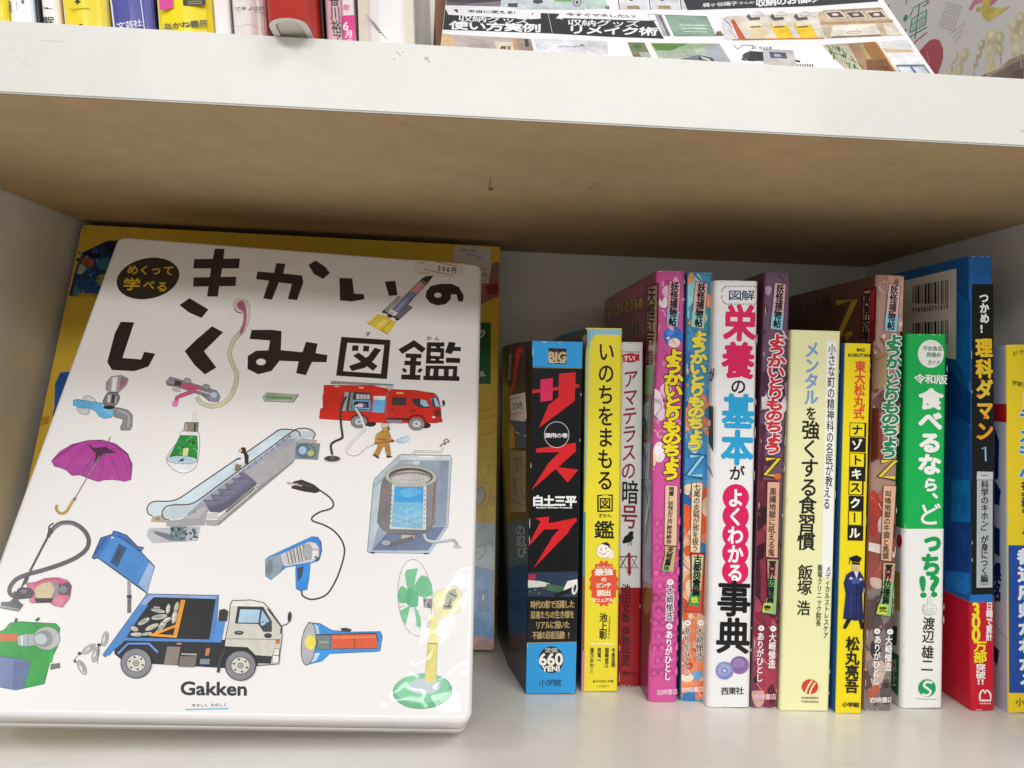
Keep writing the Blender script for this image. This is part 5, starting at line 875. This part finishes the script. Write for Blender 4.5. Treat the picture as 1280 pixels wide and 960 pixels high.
p.poly([(318, 372), (362, 376), (360, 540), (305, 535)], '#ece6a0').poly([(304, 535), (358, 538), (350, 745), (288, 748)], '#e4da7c', '#a8a060', 3).line([(305, 535), (358, 538)], 6, '#8a8448').line([(312, 480), (360, 484)], 4, '#c4bc70')
p.ell(272, 815, 172, 102, '#66b98a', -3, '#3a7a5c', 3).ell(270, 800, 160, 86, '#84cca2', -3).ell(285, 785, 92, 48, '#c2ccd4', -3).poly([(290, 700), (352, 700), (350, 760), (288, 764)], '#e4da7c')
scene_part('publisher_lettering').F(220, 730, 6.4).word('Gakken', 40, 886, 562, 892, 104, '#26242c', 5)
p.F(0, 720, 4).word('やさしく  たのしく', 960, 656, 1130, 652, 16, '#5a5f66', .5).line([(926, 668), (1144, 663)], 6, '#5ab4d4')
p.flush()

# ================================================== things standing on the upper shelf
ZU = HU+TH
M_GLUE = node_mat('clear_glue', .05, 1, '#e8e6de')
G_U = 'paperbacks standing in a row on the upper shelf'
def upper(name, label, xl, xr, lean, cols, d=.286, H=.185, D=.13, r=.0025, edge=None, group=G_U, mat=None, cat='book', bulge=0):
    """spine whose foot is hidden behind the shelf edge; lean in degrees"""
    ye = 32+.0559*(xl+xr)/2
    P = Vector((0, d, 0)); n = Vector((0, -1, 0))
    a, b = hit(xl, ye, P, n), hit(xr, ye, P, n); w = (b-a).length
    t = math.radians(lean); U = Vector((math.cos(t), 0, -math.sin(t))); Vv = Vector((math.sin(t), 0, math.cos(t)))
    m = (a+b)/2; m = m-Vv*((m.z-ZU)/Vv.z); O = m-U*(w/2); R = O+U*w; O = O+Vector((0, 0, ZU+.0003-min(O.z, R.z)))
    k = Book(); k.root = root(name, m, label, cat, group); k.fr = (O, U, Vv, Vector((0, 1, 0))); k.w, k.H, k.D = w, H, D
    k.cover = shell('cover', k.fr, 0, w, D, 0, H, min(r, w*.4), .0004, mat or M_GLOSS, k.root, cols, None, None, 0, bulge)
    c = [O+U*x+Vv*v+Vector((0, y, 0)) for x in (.0008, w-.0008) for v in (.0004, H-.0004) for y in (.0014, D-.0015)]
    mesh('page_block', c, [(0, 1, 3, 2), (4, 6, 7, 5), (0, 4, 5, 1), (2, 3, 7, 6), (0, 2, 6, 4), (1, 5, 7, 3)], M_PAGES, k.root)
    k.sp = Print(k.root, O, n, mat or M_GLOSS, 6e-5+bulge); return k
L = -7
k = upper('paperback', 'yellow paperback at the far left end of the upper shelf, cut by the frame', -14, 10, L, '#f0da28')
k = upper('paperback', 'white paperback with faint grey lettering between two yellow ones, far left of the upper shelf', 11, 45, L, ('#e8ecf2', '#eef1f6', '#cfe0f0'))
k.sp.F(0, 0, 6.4).part('spine_lettering').col('新書判', 80, 10, 84, 100, 22, '#3a3c44', .4, sl=0).col('著者', 178, -30, 184, 30, 26, '#5a5c64', .5, sl=0).col('ABC', 134, 10, 138, 80, 10, '#8a8c94', .2, sl=0).flush()
k = upper('paperback', 'very thin black paperback squeezed among white ones at the left of the upper shelf', 45.5, 51, L, '#16202e')
k = upper('paperback', 'thin white paperback with a large black character, left of the upper shelf', 51.5, 75, L, ('#e8e4e2', '#f2eeec', '#e4c8b0'))
k.sp.F(0, 0, 6.4).part('spine_lettering').put('眠', 388, 172, (92, 4), (-6, 84), '#2a2828', 1).line([(330, 60), (420, 72)], 5, '#55504e').ell(376, 66, 10, 8, '#444').flush()
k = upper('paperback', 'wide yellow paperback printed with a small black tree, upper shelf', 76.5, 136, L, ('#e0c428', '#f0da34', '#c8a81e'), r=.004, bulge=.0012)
k.sp.F(0, 0, 6.4).part('tree_emblem').poly([(632, -10), (650, 20), (662, 30), (640, 36), (640, 48), (628, 48), (630, 36), (608, 32), (622, 14)], '#3c3612').word('Nagaokashoten', 570, 100, 732, 88, 18, '#7a6c20', .3).poly([(640, 224), (650, 205), (668, 204), (684, 222)], '#3c3612').flush()
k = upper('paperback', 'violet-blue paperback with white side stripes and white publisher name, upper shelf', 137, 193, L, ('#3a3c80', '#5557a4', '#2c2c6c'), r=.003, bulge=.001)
k.sp.F(0, 0, 6.4).part('spine_stripes').line([(893, -10), (905, 60), (912, 130), (926, 236)], 11, '#e6e6f2').line([(1132, -10), (1150, 120), (1166, 245)], 8, '#dadaec').part('spine_lettering').row('文芸社', 944, 220, 1146, 192, 58, '#e4e6f4', 1).flush()
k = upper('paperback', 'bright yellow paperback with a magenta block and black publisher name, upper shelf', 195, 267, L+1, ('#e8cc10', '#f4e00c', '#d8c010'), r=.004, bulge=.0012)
k.sp.F(200, 0, 6.4).part('cover_blocks').poly([(0, -20), (110, -20), (118, 75), (10, 98)], '#d83a98').poly([(190, -20), (370, -20), (376, 52), (196, 58)], '#33301c')
for y in (6, 26, 44): k.sp.line([(228, y), (345, y-4)], 4, '#c8c480')
k.sp.part('spine_lettering').row('あかね書房', 36, 226, 394, 192, 56, '#33300c', 1.4).flush()
k = upper('notebook', 'slim white booklet between the yellow paperback and the cream paperback, upper shelf', 269, 289, L+1, ('#f0eef2', '#f6f2f4', '#c8c4c8'), r=.001, cat='booklet')
k = upper('paperback', 'cream-white paperback with small grey publisher name beside the overhanging red book', 290.5, 333.5, L+1, ('#f0e8e4', '#f4efec', '#e8b8b8'), r=.003, bulge=.0012)
k.sp.F(200, 0, 6.4).part('spine_lettering').row('マキノ出版', 600, 82, 860, 76, 34, '#55504e', .5).line([(590, 236), (680, 212), (760, 210), (830, 218)], 3, '#c8bcb8', True).flush()

# red rounded-spine book pushed out over the shelf edge
def round_book(xl, xr, df, lean, H, D, label):
    P = Vector((0, df, 0)); n = Vector((0, -1, 0)); ye = 40
    a, b = hit(xl, ye, P, n), hit(xr, ye, P, n); w = (b-a).length
    t = math.radians(lean); U = Vector((math.cos(t), 0, -math.sin(t))); Vv = Vector((math.sin(t), 0, math.cos(t)))
    m = (a+b)/2; m = m-Vv*((m.z-ZU)/Vv.z); m.y = df; O = m-U*(w/2)
    O = O+Vector((0, 0, ZU+.0003-min(O.z, (O+U*w).z)))
    rt = root('hardback', m, label, 'book'); Dd = Vector((0, 1, 0))
    def prof(off):
        pts = [(off, D)]
        for i in range(13):
            q = math.pi*i/12; x = w/2-(w/2-off)*math.cos(q); pts.append((x, .0085-(.0085-off)*math.sin(q)**.7))
        return pts+[(w-off, D)]
    po, pi = prof(0), prof(.0022); n_ = len(po); V = []; F = []
    for v in (0, H):
        for pr in (po, pi): V += [O+U*x+Dd*y+Vv*v for x, y in pr]
    for i in range(n_-1): F += [[i, i+1, 2*n_+i+1, 2*n_+i], [n_+i+1, n_+i, 3*n_+i, 3*n_+i+1], [i, n_+i, n_+i+1, i+1], [2*n_+i+1, 3*n_+i+1, 3*n_+i, 2*n_+i]]
    F += [[0, 2*n_, 3*n_, n_], [n_-1, 2*n_-1, 4*n_-1, 3*n_-1]]
    cc = [hexc('#d23a30')]*0
    for i in range(n_-1): cc += [hexc('#e8463a'), hexc('#ece8e0'), hexc('#efebe4'), hexc('#efebe4')]
    cc += [hexc('#efebe4')]*2
    o = mesh('cover', V, F, M_GLOSS, rt, cc)
    for pl in o.data.polygons: pl.use_smooth = pl.index % 4 == 0
    q = prof(.0024); V = [O+U*x+Dd*min(y+.001, D-.002)+Vv*v for v in (.0007, H-.0022) for x, y in q]; n_ = len(q)
    F = [list(range(n_)), list(range(n_, 2*n_))[::-1]]+[[i, (i+1) % n_, n_+(i+1) % n_, n_+i] for i in range(n_)]
    mesh('page_block', V, F, M_PAGES, rt)
    return rt
round_book(331, 381, .2572, -6, .19, .135, 'red hardback with a rounded spine sticking out over the front edge of the upper shelf')
k = upper('paperback', 'dark-spined paperback in the shade just right of the overhanging red book', 397, 408, -5, ('#3a1c22', '#2a1a22', '#1c1418'), d=.29)
k = upper('paperback', 'pale pink paperback with a black vertical author name, upper shelf', 408.5, 428.5, -5, ('#d0a8b4', '#e2bcc6', '#d8a8b8'), r=.001)
k.sp.F(380, 0, 6.4).part('author_lettering').col('香川裕子', 236, -60, 274, 380, 80, '#2c2628', 1.2, sl=.02).flush()
k = upper('paperback', 'thin white paperback with a magenta month tab low on its spine, upper shelf', 429, 444.5, -5, ('#f2eef0', '#f4e6ee', '#eee'), r=.0008)
k.sp.F(380, 0, 6.4).part('month_tab').put('年', 340, 62, (60, 2), (-4, 56), '#e04a80', 1).poly([(304, 126), (406, 120), (420, 420), (322, 420)], '#e0188c').part('tab_lettering').put('6', 358, 206, (96, 2), (-5, 92), '#fbe8f4', 3).put('月', 362, 272, (62, 2), (-4, 66), '#fbe8f4', 2).put('号', 368, 336, (54, 2), (-4, 52), '#f4a8d0', 2).flush()
k = upper('paperback', 'broad white softcover with small slanted grey print, upper shelf', 445.5, 520, -4, ('#f0f0f0', '#f0f0f0', '#b8b6b8'), r=.011, d=.284)
k.sp.F(380, 0, 6.4).part('small_print')
for i in range(4):
    for j in range(9):
        k.sp.base().line([(494+i*20+j*13-0, 118+i*18+j*17), (502+i*20+j*13, 128+i*18+j*17)], 5, '#6a6a70')
k.sp.flush()
for gx, gy, gr in ((497.5, 65.5, 1.3), (500, 69, 1.0), (503, 64.5, .9), (493, 73.5, 1.1)):
    c0 = hit(gx, gy, Vector((0, FR-.0006, 0)), Vector((0, -1, 0))); R_ = gr*.0003
    V = [c0+Vector((0, -R_*.9, 0))]; F = []
    for j in range(1, 4):
        for i in range(10): q = i*math.pi/5; e = j*math.pi/6; V.append(c0+Vector((R_*math.sin(e)*math.cos(q)*1.5, -R_*.9*math.cos(e), R_*math.sin(e)*math.sin(q))))
    F += [[0, 1+i, 1+(i+1) % 10] for i in range(10)]+[[1+j*10+i, 11+j*10+i, 11+j*10+(i+1) % 10, 1+j*10+(i+1) % 10] for j in range(2) for i in range(10)]
    mesh('glue_bead', V, F, M_GLUE, us, smooth=True)
# photo magazine with brown edge, then the tilted storage magazine
def leaf(name, label, P0, P1, P3, T, mat, col, cat, group=None):
    U, Vv, N, w, h = pose(P0, P1, P3)
    rt = root(name, P0, label, cat, group)
    slab('front_cover', P0, U, Vv, N, w, h, .0006, -.0005, 0, .0002, mat, rt, col, 2)
    slab('page_block', P0, U, Vv, N, w, h, .0006, -T, -.0006, .0002, M_PAGES, rt, '#e9e2d2', 2)
    rt_clip = (P0, U, Vv, w, h, .0002)
    return rt, P0, N, rt_clip
t = math.radians(40); s_, c_ = math.sin(t), math.cos(t)
x0 = (536-595)/950*.288; Mg0 = Vector((x0, .286, ZU+.004)); Mg1 = Mg0+Vector((.1925, .0, 0)); Mg3 = Mg0+Vector((.0, s_, c_))*.257
rt, Pm, Nm, cl = leaf('magazine', 'tilted home-storage magazine whose cover is a grid of photos and black banners', Mg0, Mg1, Mg3, .006, M_GLOSS, '#f2f1f4', 'magazine', 'magazines on the upper shelf')
p = Print(rt, Pm, Nm, M_GLOSS); p.clip = cl; p.part('black_banner').F(540, 0, 5.82)
p.poly([(20, 64), (210, 70), (520, 86), (870, 98), (1000, 104), (1262, 118), (1275, 120), (1600, 132), (1688, 282), (1275, 268), (860, 244), (430, 228), (22, 214)], '#26252c')
p.poly([(100, 66), (150, 66), (190, 100), (720, 128), (740, 92), (790, 94), (790, 136), (720, 140), (190, 112), (120, 108)], '#f2f1f4').poly([(190, 70), (730, 92), (722, 128), (186, 104)], '#f2f1f4').line([(845, 100), (876, 244)], 3, '#d8d8dc')
p.poly([(880, 98), (920, 100), (950, 132), (1600, 152), (1560, 104), (950, 92)], '#f2f1f4').poly([(900, 134), (955, 142), (930, 104)], '#f2f1f4').poly([(1576, 104), (1624, 106), (1640, 152), (1580, 148)], '#f2f1f4', '#26252c', 3)
p.part('banner_lettering').row('本当に使える!', 260, 82, 650, 94, 24, '#33323a', .8).row('今すぐマネしたい!', 975, 106, 1530, 122, 24, '#33323a', .8)
p.row('収納グッズ', 190, 134, 710, 154, 50, '#eeeef2', 1).row('使い方実例', 128, 184, 792, 208, 62, '#f4f4f6', 3).row('収納グッズ', 985, 166, 1510, 176, 50, '#eeeef2', 1).row('リメイク術', 985, 218, 1640, 232, 62, '#f4f4f6', 3)
p.part('upper_banner').F(940, 0, 5.333).poly([(-420, -300), (790, -300), (845, -20), (840, 10), (400, 42), (-430, 68), (-480, -60)], '#26252c').F(740, 0, 5.82).row('梶ヶ谷陽子', 805, 40, 1060, 26, 32, '#dcdce2', .8).row('さんの', 1066, 24, 1180, 20, 22, '#dcdce2', .6).row('収納のお悩み', 1190, 26, 1640, -8, 58, '#f0f0f4', 2.4)
p.part('photo_kitchen').F(540, 0, 5.82).ground().poly([(22, -300), (520, -300), (500, 48), (22, 36)], '#8a8088').poly([(30, -40), (520, -30), (500, 10), (200, 30), (40, 16)], '#4a3f4c').poly([(100, 10), (260, 20), (240, 40), (90, 34)], '#6a5a68').poly([(505, -300), (1150, -300), (1110, 72), (640, 68), (545, 50), (505, 48)], '#c8d4d8').poly([(555, 24), (625, 24), (620, 54), (550, 50)], '#4a4a50').ell(770, 12, 38, 16, '#4a4a52').poly([(880, -20), (1010, -10), (1020, 14), (890, 10)], '#7ab060').ell(1055, 18, 28, 28, '#d0ccd0', 0, '#4a4450', 5).ell(1055, 18, 10, 12, '#4a4450').poly([(1110, -20), (1250, -20), (1290, 60), (1120, 66)], '#b8ccc4').poly([(1255, 44), (1290, 44), (1290, 68), (1262, 66)], '#8a7868')
p.part('photo_drawers').ground().F(740, 0, 5.82)
for i in range(3):
    x = 190+i*225; p.poly([(x, -60), (x+200, -60), (x+225, 70), (x+14, 68)], '#dcdce2').poly([(x+66, 42), (x+150, 40), (x+160, 66), (x+70, 66)], '#a88a6c').line([(x-6, -60), (x+10, 70)], 6, '#3a3a42').ell(x+95, 2, 12, 7, '#55555c')
p.part('photo_board').ground().poly([(455, 102), (505, 104), (575, 262), (520, 262)], '#b4b2ba').line([(490, 112), (560, 262)], 14, '#6a6678').poly([(528, 110), (832, 120), (905, 262), (600, 262)], '#8fae9c', '#6a7a72', 4)
for i in range(3): p.line([(635+i*18, 182+i*24), (830+i*6, 186+i*24)], 6, '#dce6dc')
p.poly([(905, 232), (935, 226), (960, 262), (900, 262)], '#7a6a50').poly([(940, 130), (1000, 134), (1070, 290), (960, 288)], '#dcd8dc').line([(960, 140), (1000, 180), (1020, 210)], 8, '#8a7a88').line([(990, 200), (1050, 280)], 6, '#8aa08a')
p.part('photo_bottles').ground().F(940, 0, 5.333).poly([(-180, 110), (430, 80), (500, 258), (-60, 270), (-130, 265)], '#e4dccf').poly([(-160, 140), (-120, 130), (-40, 262), (-90, 265)], '#c85a2c')
for i, c in ((0, '#f0dcb0'), (1, '#f2c818'), (2, '#f0c41a')):
    x = -20+i*158; p.poly([(x-20, 160), (x+88, 148), (x+140, 252), (x+30, 258)], c).poly([(x-6, 150), (x+90, 142), (x+96, 166), (x+2, 176)], '#efe6cc').line([(x+10, 182), (x+78, 178)], 8, '#5a4a28').poly([(x-20, 110), (x, 92), (x+16, 118), (x+70, 112), (x+76, 132), (x+6, 138)], '#55555c').ell(x+60, 106, 34, 26, '#e0e0e0', 0, '#a0a0a4', 3, 180, 360)
p.line([(-130, 266), (480, 256)], 8, '#c87a30')
p.part('photo_shelf').ground().poly([(440, 80), (860, 50), (1005, 236), (500, 258), (440, 160)], '#cdb69a').poly([(470, 70), (850, 50), (880, 60), (480, 90)], '#a88e70')
for i in range(3): x = 480+i*138; p.poly([(x, 80), (x+108, 72), (x+148, 118), (x+40, 126)], '#e8e0d4').poly([(x+10, 86), (x+102, 78), (x+136, 114), (x+46, 120)], '#5a4a46').ell(x+74, 98, 22, 9, '#e4dcd0')
p.line([(450, 158), (940, 140)], 16, '#b8946c').poly([(540, 172), (820, 158), (860, 230), (520, 244)], '#efe8dc').line([(530, 248), (860, 236)], 10, '#8f7254').poly([(870, 156), (940, 152), (1000, 232), (900, 236)], '#e6dccb').ell(680, 218, 50, 9, '#e8e0d4', -3, '#8a7a68', 3)
p.part('photo_box').ground().F(540, 0, 5.82).poly([(22, 240), (150, 254), (180, 360), (20, 340)], '#d4b48c').line([(60, 250), (70, 350)], 6, '#c0986c').poly([(150, 252), (590, 276), (640, 390), (180, 358)], '#bdb0ac').poly([(455, 302), (590, 310), (600, 378), (470, 370)], '#e0d2bc').word('82', 500, 362, 574, 366, 26, '#3a3430', 2).poly([(585, 276), (612, 278), (640, 384), (605, 380)], '#c49a68').poly([(612, 278), (718, 284), (744, 386), (640, 384)], '#a09088').poly([(672, 284), (700, 284), (706, 340), (680, 344)], '#4a4038')
p.part('photo_sign').ground().poly([(740, 280), (1275, 300), (1280, 420), (770, 392)], '#e4e4ea').line([(915, 342), (960, 334), (1010, 342), (1060, 338), (1115, 336)], 4, '#7a7a84', True).line([(930, 346), (980, 342), (1050, 344)], 3, '#8a8a94', True).ell(1090, 328, 18, 5, '#6a6a72')
p.part('photo_garden').ground().F(740, 0, 5.82).poly([(258, 308), (380, 310), (440, 432), (305, 428)], '#7f8c60').poly([(340, 380), (410, 380), (440, 432), (366, 430)], '#b8c4b4').poly([(300, 400), (350, 400), (370, 430), (310, 428)], '#8a6a58').ell(330, 336, 30, 16, '#5f7a3c')
p.poly([(425, 314), (925, 318), (1020, 468), (495, 436)], '#9cb48a').poly([(430, 316), (700, 318), (560, 372), (470, 366)], '#5f8a3c').poly([(470, 376), (800, 350), (900, 400), (760, 440), (498, 434)], '#b8c4b4').poly([(800, 340), (925, 320), (1015, 464), (880, 460)], '#b4b8c4').poly([(640, 430), (780, 400), (880, 420), (900, 460), (700, 452)], '#77808c')
for i in range(12): p.line([(490+i*22, 380-i*2), (520+i*22, 428-i*2)], 4, '#7c9078')
p.ell(830, 434, 56, 20, '#33363c', 14).ell(826, 430, 36, 10, '#b8bcc0', 14).line([(790, 410), (870, 450)], 5, '#e0e0e0')
p.part('photo_camera').ground().line([(1030, 326), (1060, 356), (1100, 330), (1180, 334)], 5, '#6a7a9c', True).ell(1170, 410, 76, 36, '#4a4a52').ell(1160, 430, 70, 12, '#26262c').ell(1112, 430, 26, 12, '#5a5a60')
p.F(940, 0, 5.333).poly([(-20, 340), (70, 346), (80, 408), (-10, 404)], '#33333c').poly([(70, 330), (270, 340), (300, 440), (80, 430)], '#cfccc8', '#8a8884', 3).poly([(112, 346), (225, 352), (235, 392), (125, 388)], '#55586c').poly([(145, 360), (190, 362), (195, 380), (150, 378)], '#a8b0c8').ell(80, 436, 30, 8, '#c8b878').line([(290, 404), (320, 412)], 12, '#2a2a2e')
for i in range(7): p.line([(305+i*16, 428), (312+i*16, 458)], 7, '#5f5c50')
for t_, x, y in (('DIY', 0, 318), ('100円', 60, 320)): p.row(t_, x, y, x+70, y+4, 22, '#55586c', .5)
p.part('photo_herbs').ground().poly([(470, 300), (825, 278), (975, 500), (650, 486), (560, 400)], '#a88560').poly([(470, 302), (640, 296), (740, 480), (650, 486), (540, 380)], '#c4bca8').poly([(740, 286), (825, 280), (900, 400), (780, 390)], '#9c6a34').poly([(760, 400), (900, 395), (960, 495), (770, 485)], '#7f5430')
random.seed(8); p.hold()
for i in range(60):
    x = random.uniform(500, 720); y = 296+(x-500)*.75+random.uniform(-50, 40)
    if 296 < y < 480: p.h().line([(x, y), (x+random.uniform(-6, 30), y+random.uniform(14, 34))], 6, random.choice(['#4f7a3c', '#6a9a50', '#86a864', '#3a5c2c']))
p.line([(722, 300), (752, 350), (786, 392)], 26, '#b09a6c', True)
for i in range(16): p.ell(random.uniform(780, 930), random.uniform(420, 484), 8, 5, random.choice(['#6a3f20', '#96663c', '#5a3418']))
p.line([(828, 282), (975, 500)], 9, '#e0b478').line([(900, 402), (965, 500)], 6, '#c89858')
p.part('photo_towels').ground().poly([(850, 280), (1030, 262), (1210, 515), (985, 500)], '#ecebee').poly([(870, 322), (1060, 332), (1090, 350), (900, 352)], '#d4b896').poly([(960, 436), (1150, 436), (1208, 514), (990, 502)], '#8f9cb4').poly([(970, 446), (1050, 448), (1088, 502), (1000, 500)], '#dce4ec').poly([(1068, 448), (1140, 446), (1192, 506), (1116, 504)], '#d4dce8').line([(960, 436), (1150, 434)], 6, '#33486c').line([(1058, 440), (1100, 500)], 6, '#33486c').line([(820, 276), (985, 502)], 5, '#ecebee')
p.flush()
Q0 = Vector(((528-595)/950*.300, .296, ZU+.001)); Q1 = Q0+Vector((.150, .01, 0)); Q3 = Q0+Vector((.0, s_, c_))*.25
rt, Pq, Nq, cl = leaf('magazine', 'brown photo magazine, only a strip showing left of the storage magazine', Q0, Q1, Q3, .005, M_GLOSS, '#a06a40', 'magazine', 'magazines on the upper shelf')
p = Print(rt, Pq, Nq, M_GLOSS); p.clip = cl; p.F(380, 0, 6.4).part('cover_photo').line([(945, 176), (1040, 160)], 9, '#e0d0b8').line([(968, 0), (930, 370)], 7, '#e6d8c4').poly([(990, 240), (1050, 200), (1060, 380), (1000, 370)], '#4a2a20').ell(1010, 250, 20, 26, '#6a2c24').poly([(960, 200), (985, 190), (985, 360), (945, 365)], '#b8834c').flush()

# big pale book with printed confectionery, propped against the right-hand side panel
xr = XR-.009
gb2 = root('picture_book', Vector((xr, .34, ZU)), 'pale grey book with green character and beige dumplings, against the right side panel', 'book')
def bx(name, x0, x1, y0, y1, z0, z1, mat, parent, col):
    V = [Vector((x, y, z)) for x in (x0, x1) for y in (y0, y1) for z in (z0, z1)]
    return mesh(name, V, [(0, 1, 3, 2), (4, 6, 7, 5), (0, 4, 5, 1), (2, 3, 7, 6), (0, 2, 6, 4), (1, 5, 7, 3)], mat, parent, [hexc(col)]*6)
bx('front_cover', xr, xr+.0012, .335, .545, ZU+.0003, ZU+.2573, M_MATTE, gb2, '#d8d4d6')
bx('page_block', xr+.0014, xr+.0062, .337, .543, ZU+.0023, ZU+.2553, M_PAGES, gb2, '#eee')
bx('back_cover', xr+.0064, xr+.0076, .335, .545, ZU+.0003, ZU+.2573, M_MATTE, gb2, '#d8d4d6')
p = Print(gb2, Vector((xr, 0, 0)), Vector((-1, 0, 0)), M_MATTE); p.clip = (Vector((xr, .335, ZU+.0003)), Vector((0, 1, 0)), Vector((0, 0, 1)), .21, .257, .0002); p.F(1100, 0, 7.111).part('title_lettering')
G = '#2f8a74'
for q, w_ in (([(298, 72), (262, 160)], 9), ([(300, 68), (438, -6)], 9), ([(352, 30), (345, 90), (330, 200), (312, 345)], 11), ([(280, 170), (415, 90)], 9), ([(415, 90), (405, 215)], 10), ([(285, 170), (268, 290)], 10), ([(280, 222), (408, 150)], 8), ([(268, 290), (405, 215)], 9), ([(240, 345), (418, 240)], 10), ([(375, 60), (440, 20)], 9)): p.line(q, w_, G)
for q in ([(300, 180), (335, 160), (330, 195), (296, 212)], [(352, 150), (400, 125), (396, 155), (350, 180)], [(292, 230), (328, 210), (322, 250), (286, 270)], [(346, 202), (396, 174), (392, 206), (342, 236)]): p.poly(q, '#8fc4b4')
p.ell(228, 160, 18, 32, G, 20).line([(238, 0), (232, 40)], 8, G).line([(292, 395), (352, 340), (420, 288)], 9, '#b04a5c', True).line([(432, 0), (400, 55)], 8, '#c0606c').line([(60, 90), (82, 40)], 9, '#a0525c').poly([(205, 300), (228, 250), (236, 270), (220, 310)], '#b04a5c')
p.part('round_badge').base().poly([(340, 470), (400, 400), (440, 360), (490, 345), (530, 360), (562, 430), (560, 520), (535, 600), (500, 690), (470, 690), (400, 580)], '#b0465a')
for i in range(5): p.ell(420+i*6, 470+i*30, 7, 10, '#c87884')
p.part('small_print')
for j in range(6):
    for i in range(9):
        p.base().line([(600+j*24-i*9, 20+j*6+i*26), (606+j*24-i*9, 40+j*6+i*26)], 5, '#8a8890')
for i in range(3): p.base().line([(625+i*16, 300+i*40), (760-i*16, 200+i*50)], 4, '#c89aa0')
p.part('ribbon_picture').base().poly([(790, 80), (840, -10), (1060, -10), (980, 60), (920, 20), (850, 40), (810, 98)], '#c8788a').poly([(920, -10), (985, -10), (980, 60), (1060, 78), (1160, 60), (1060, 130), (960, 190), (920, 160), (895, 90)], '#cdb84c').ell(878, 84, 26, 22, '#b8b070')
p.part('dumpling_picture').ground()
for x, y, rx, ry, a, c in ((670, 520, 24, 60, 18, '#cabfa8'), (625, 640, 24, 60, 18, '#c8bfa4'), (750, 490, 40, 74, 18, '#d8c6a8'), (705, 620, 38, 66, 14, '#d6caa6'), (905, 400, 26, 50, 16, '#c0ae94'), (880, 480, 26, 46, 16, '#bcae92'), (852, 560, 20, 40, 14, '#bcae8e'), (1000, 330, 60, 70, 20, '#d6c6a4'), (1065, 340, 34, 60, 10, '#cbbb9c'), (985, 450, 52, 78, 12, '#d8cba8'), (1068, 440, 28, 52, 8, '#c8bc9c'), (975, 590, 50, 78, 8, '#dcd0ae'), (1200, 230, 52, 66, 8, '#d8caaa'), (1210, 330, 52, 66, 8, '#d6c8a6'), (1250, 170, 40, 60, 8, '#cdbf9f'), (1215, 440, 50, 66, 6, '#d8ceaa'), (1262, 300, 26, 60, 6, '#c9ba9a')):
    p.ell(x, y, rx, ry, c, a).ell(x-rx*.2, y-ry*.25, rx*.5, ry*.5, '#e4dabc', a)
p.line([(838, 600), (835, 710)], 3, '#a89888').line([(1075, 480), (1078, 580)], 4, '#6a5a54').poly([(850, 710), (930, 660), (1060, 620), (1180, 540), (1280, 500), (1280, 700), (1100, 722)], '#86706c').poly([(930, 668), (1060, 610), (1150, 530), (1280, 480), (1280, 520), (1120, 600), (980, 680)], '#b09884').line([(960, 690), (960, 640)], 12, '#c8b48c').line([(1252, 480), (1262, 620)], 12, '#c8a888').poly([(1180, 640), (1280, 600), (1280, 700), (1160, 710)], '#6f5558')
p.flush()
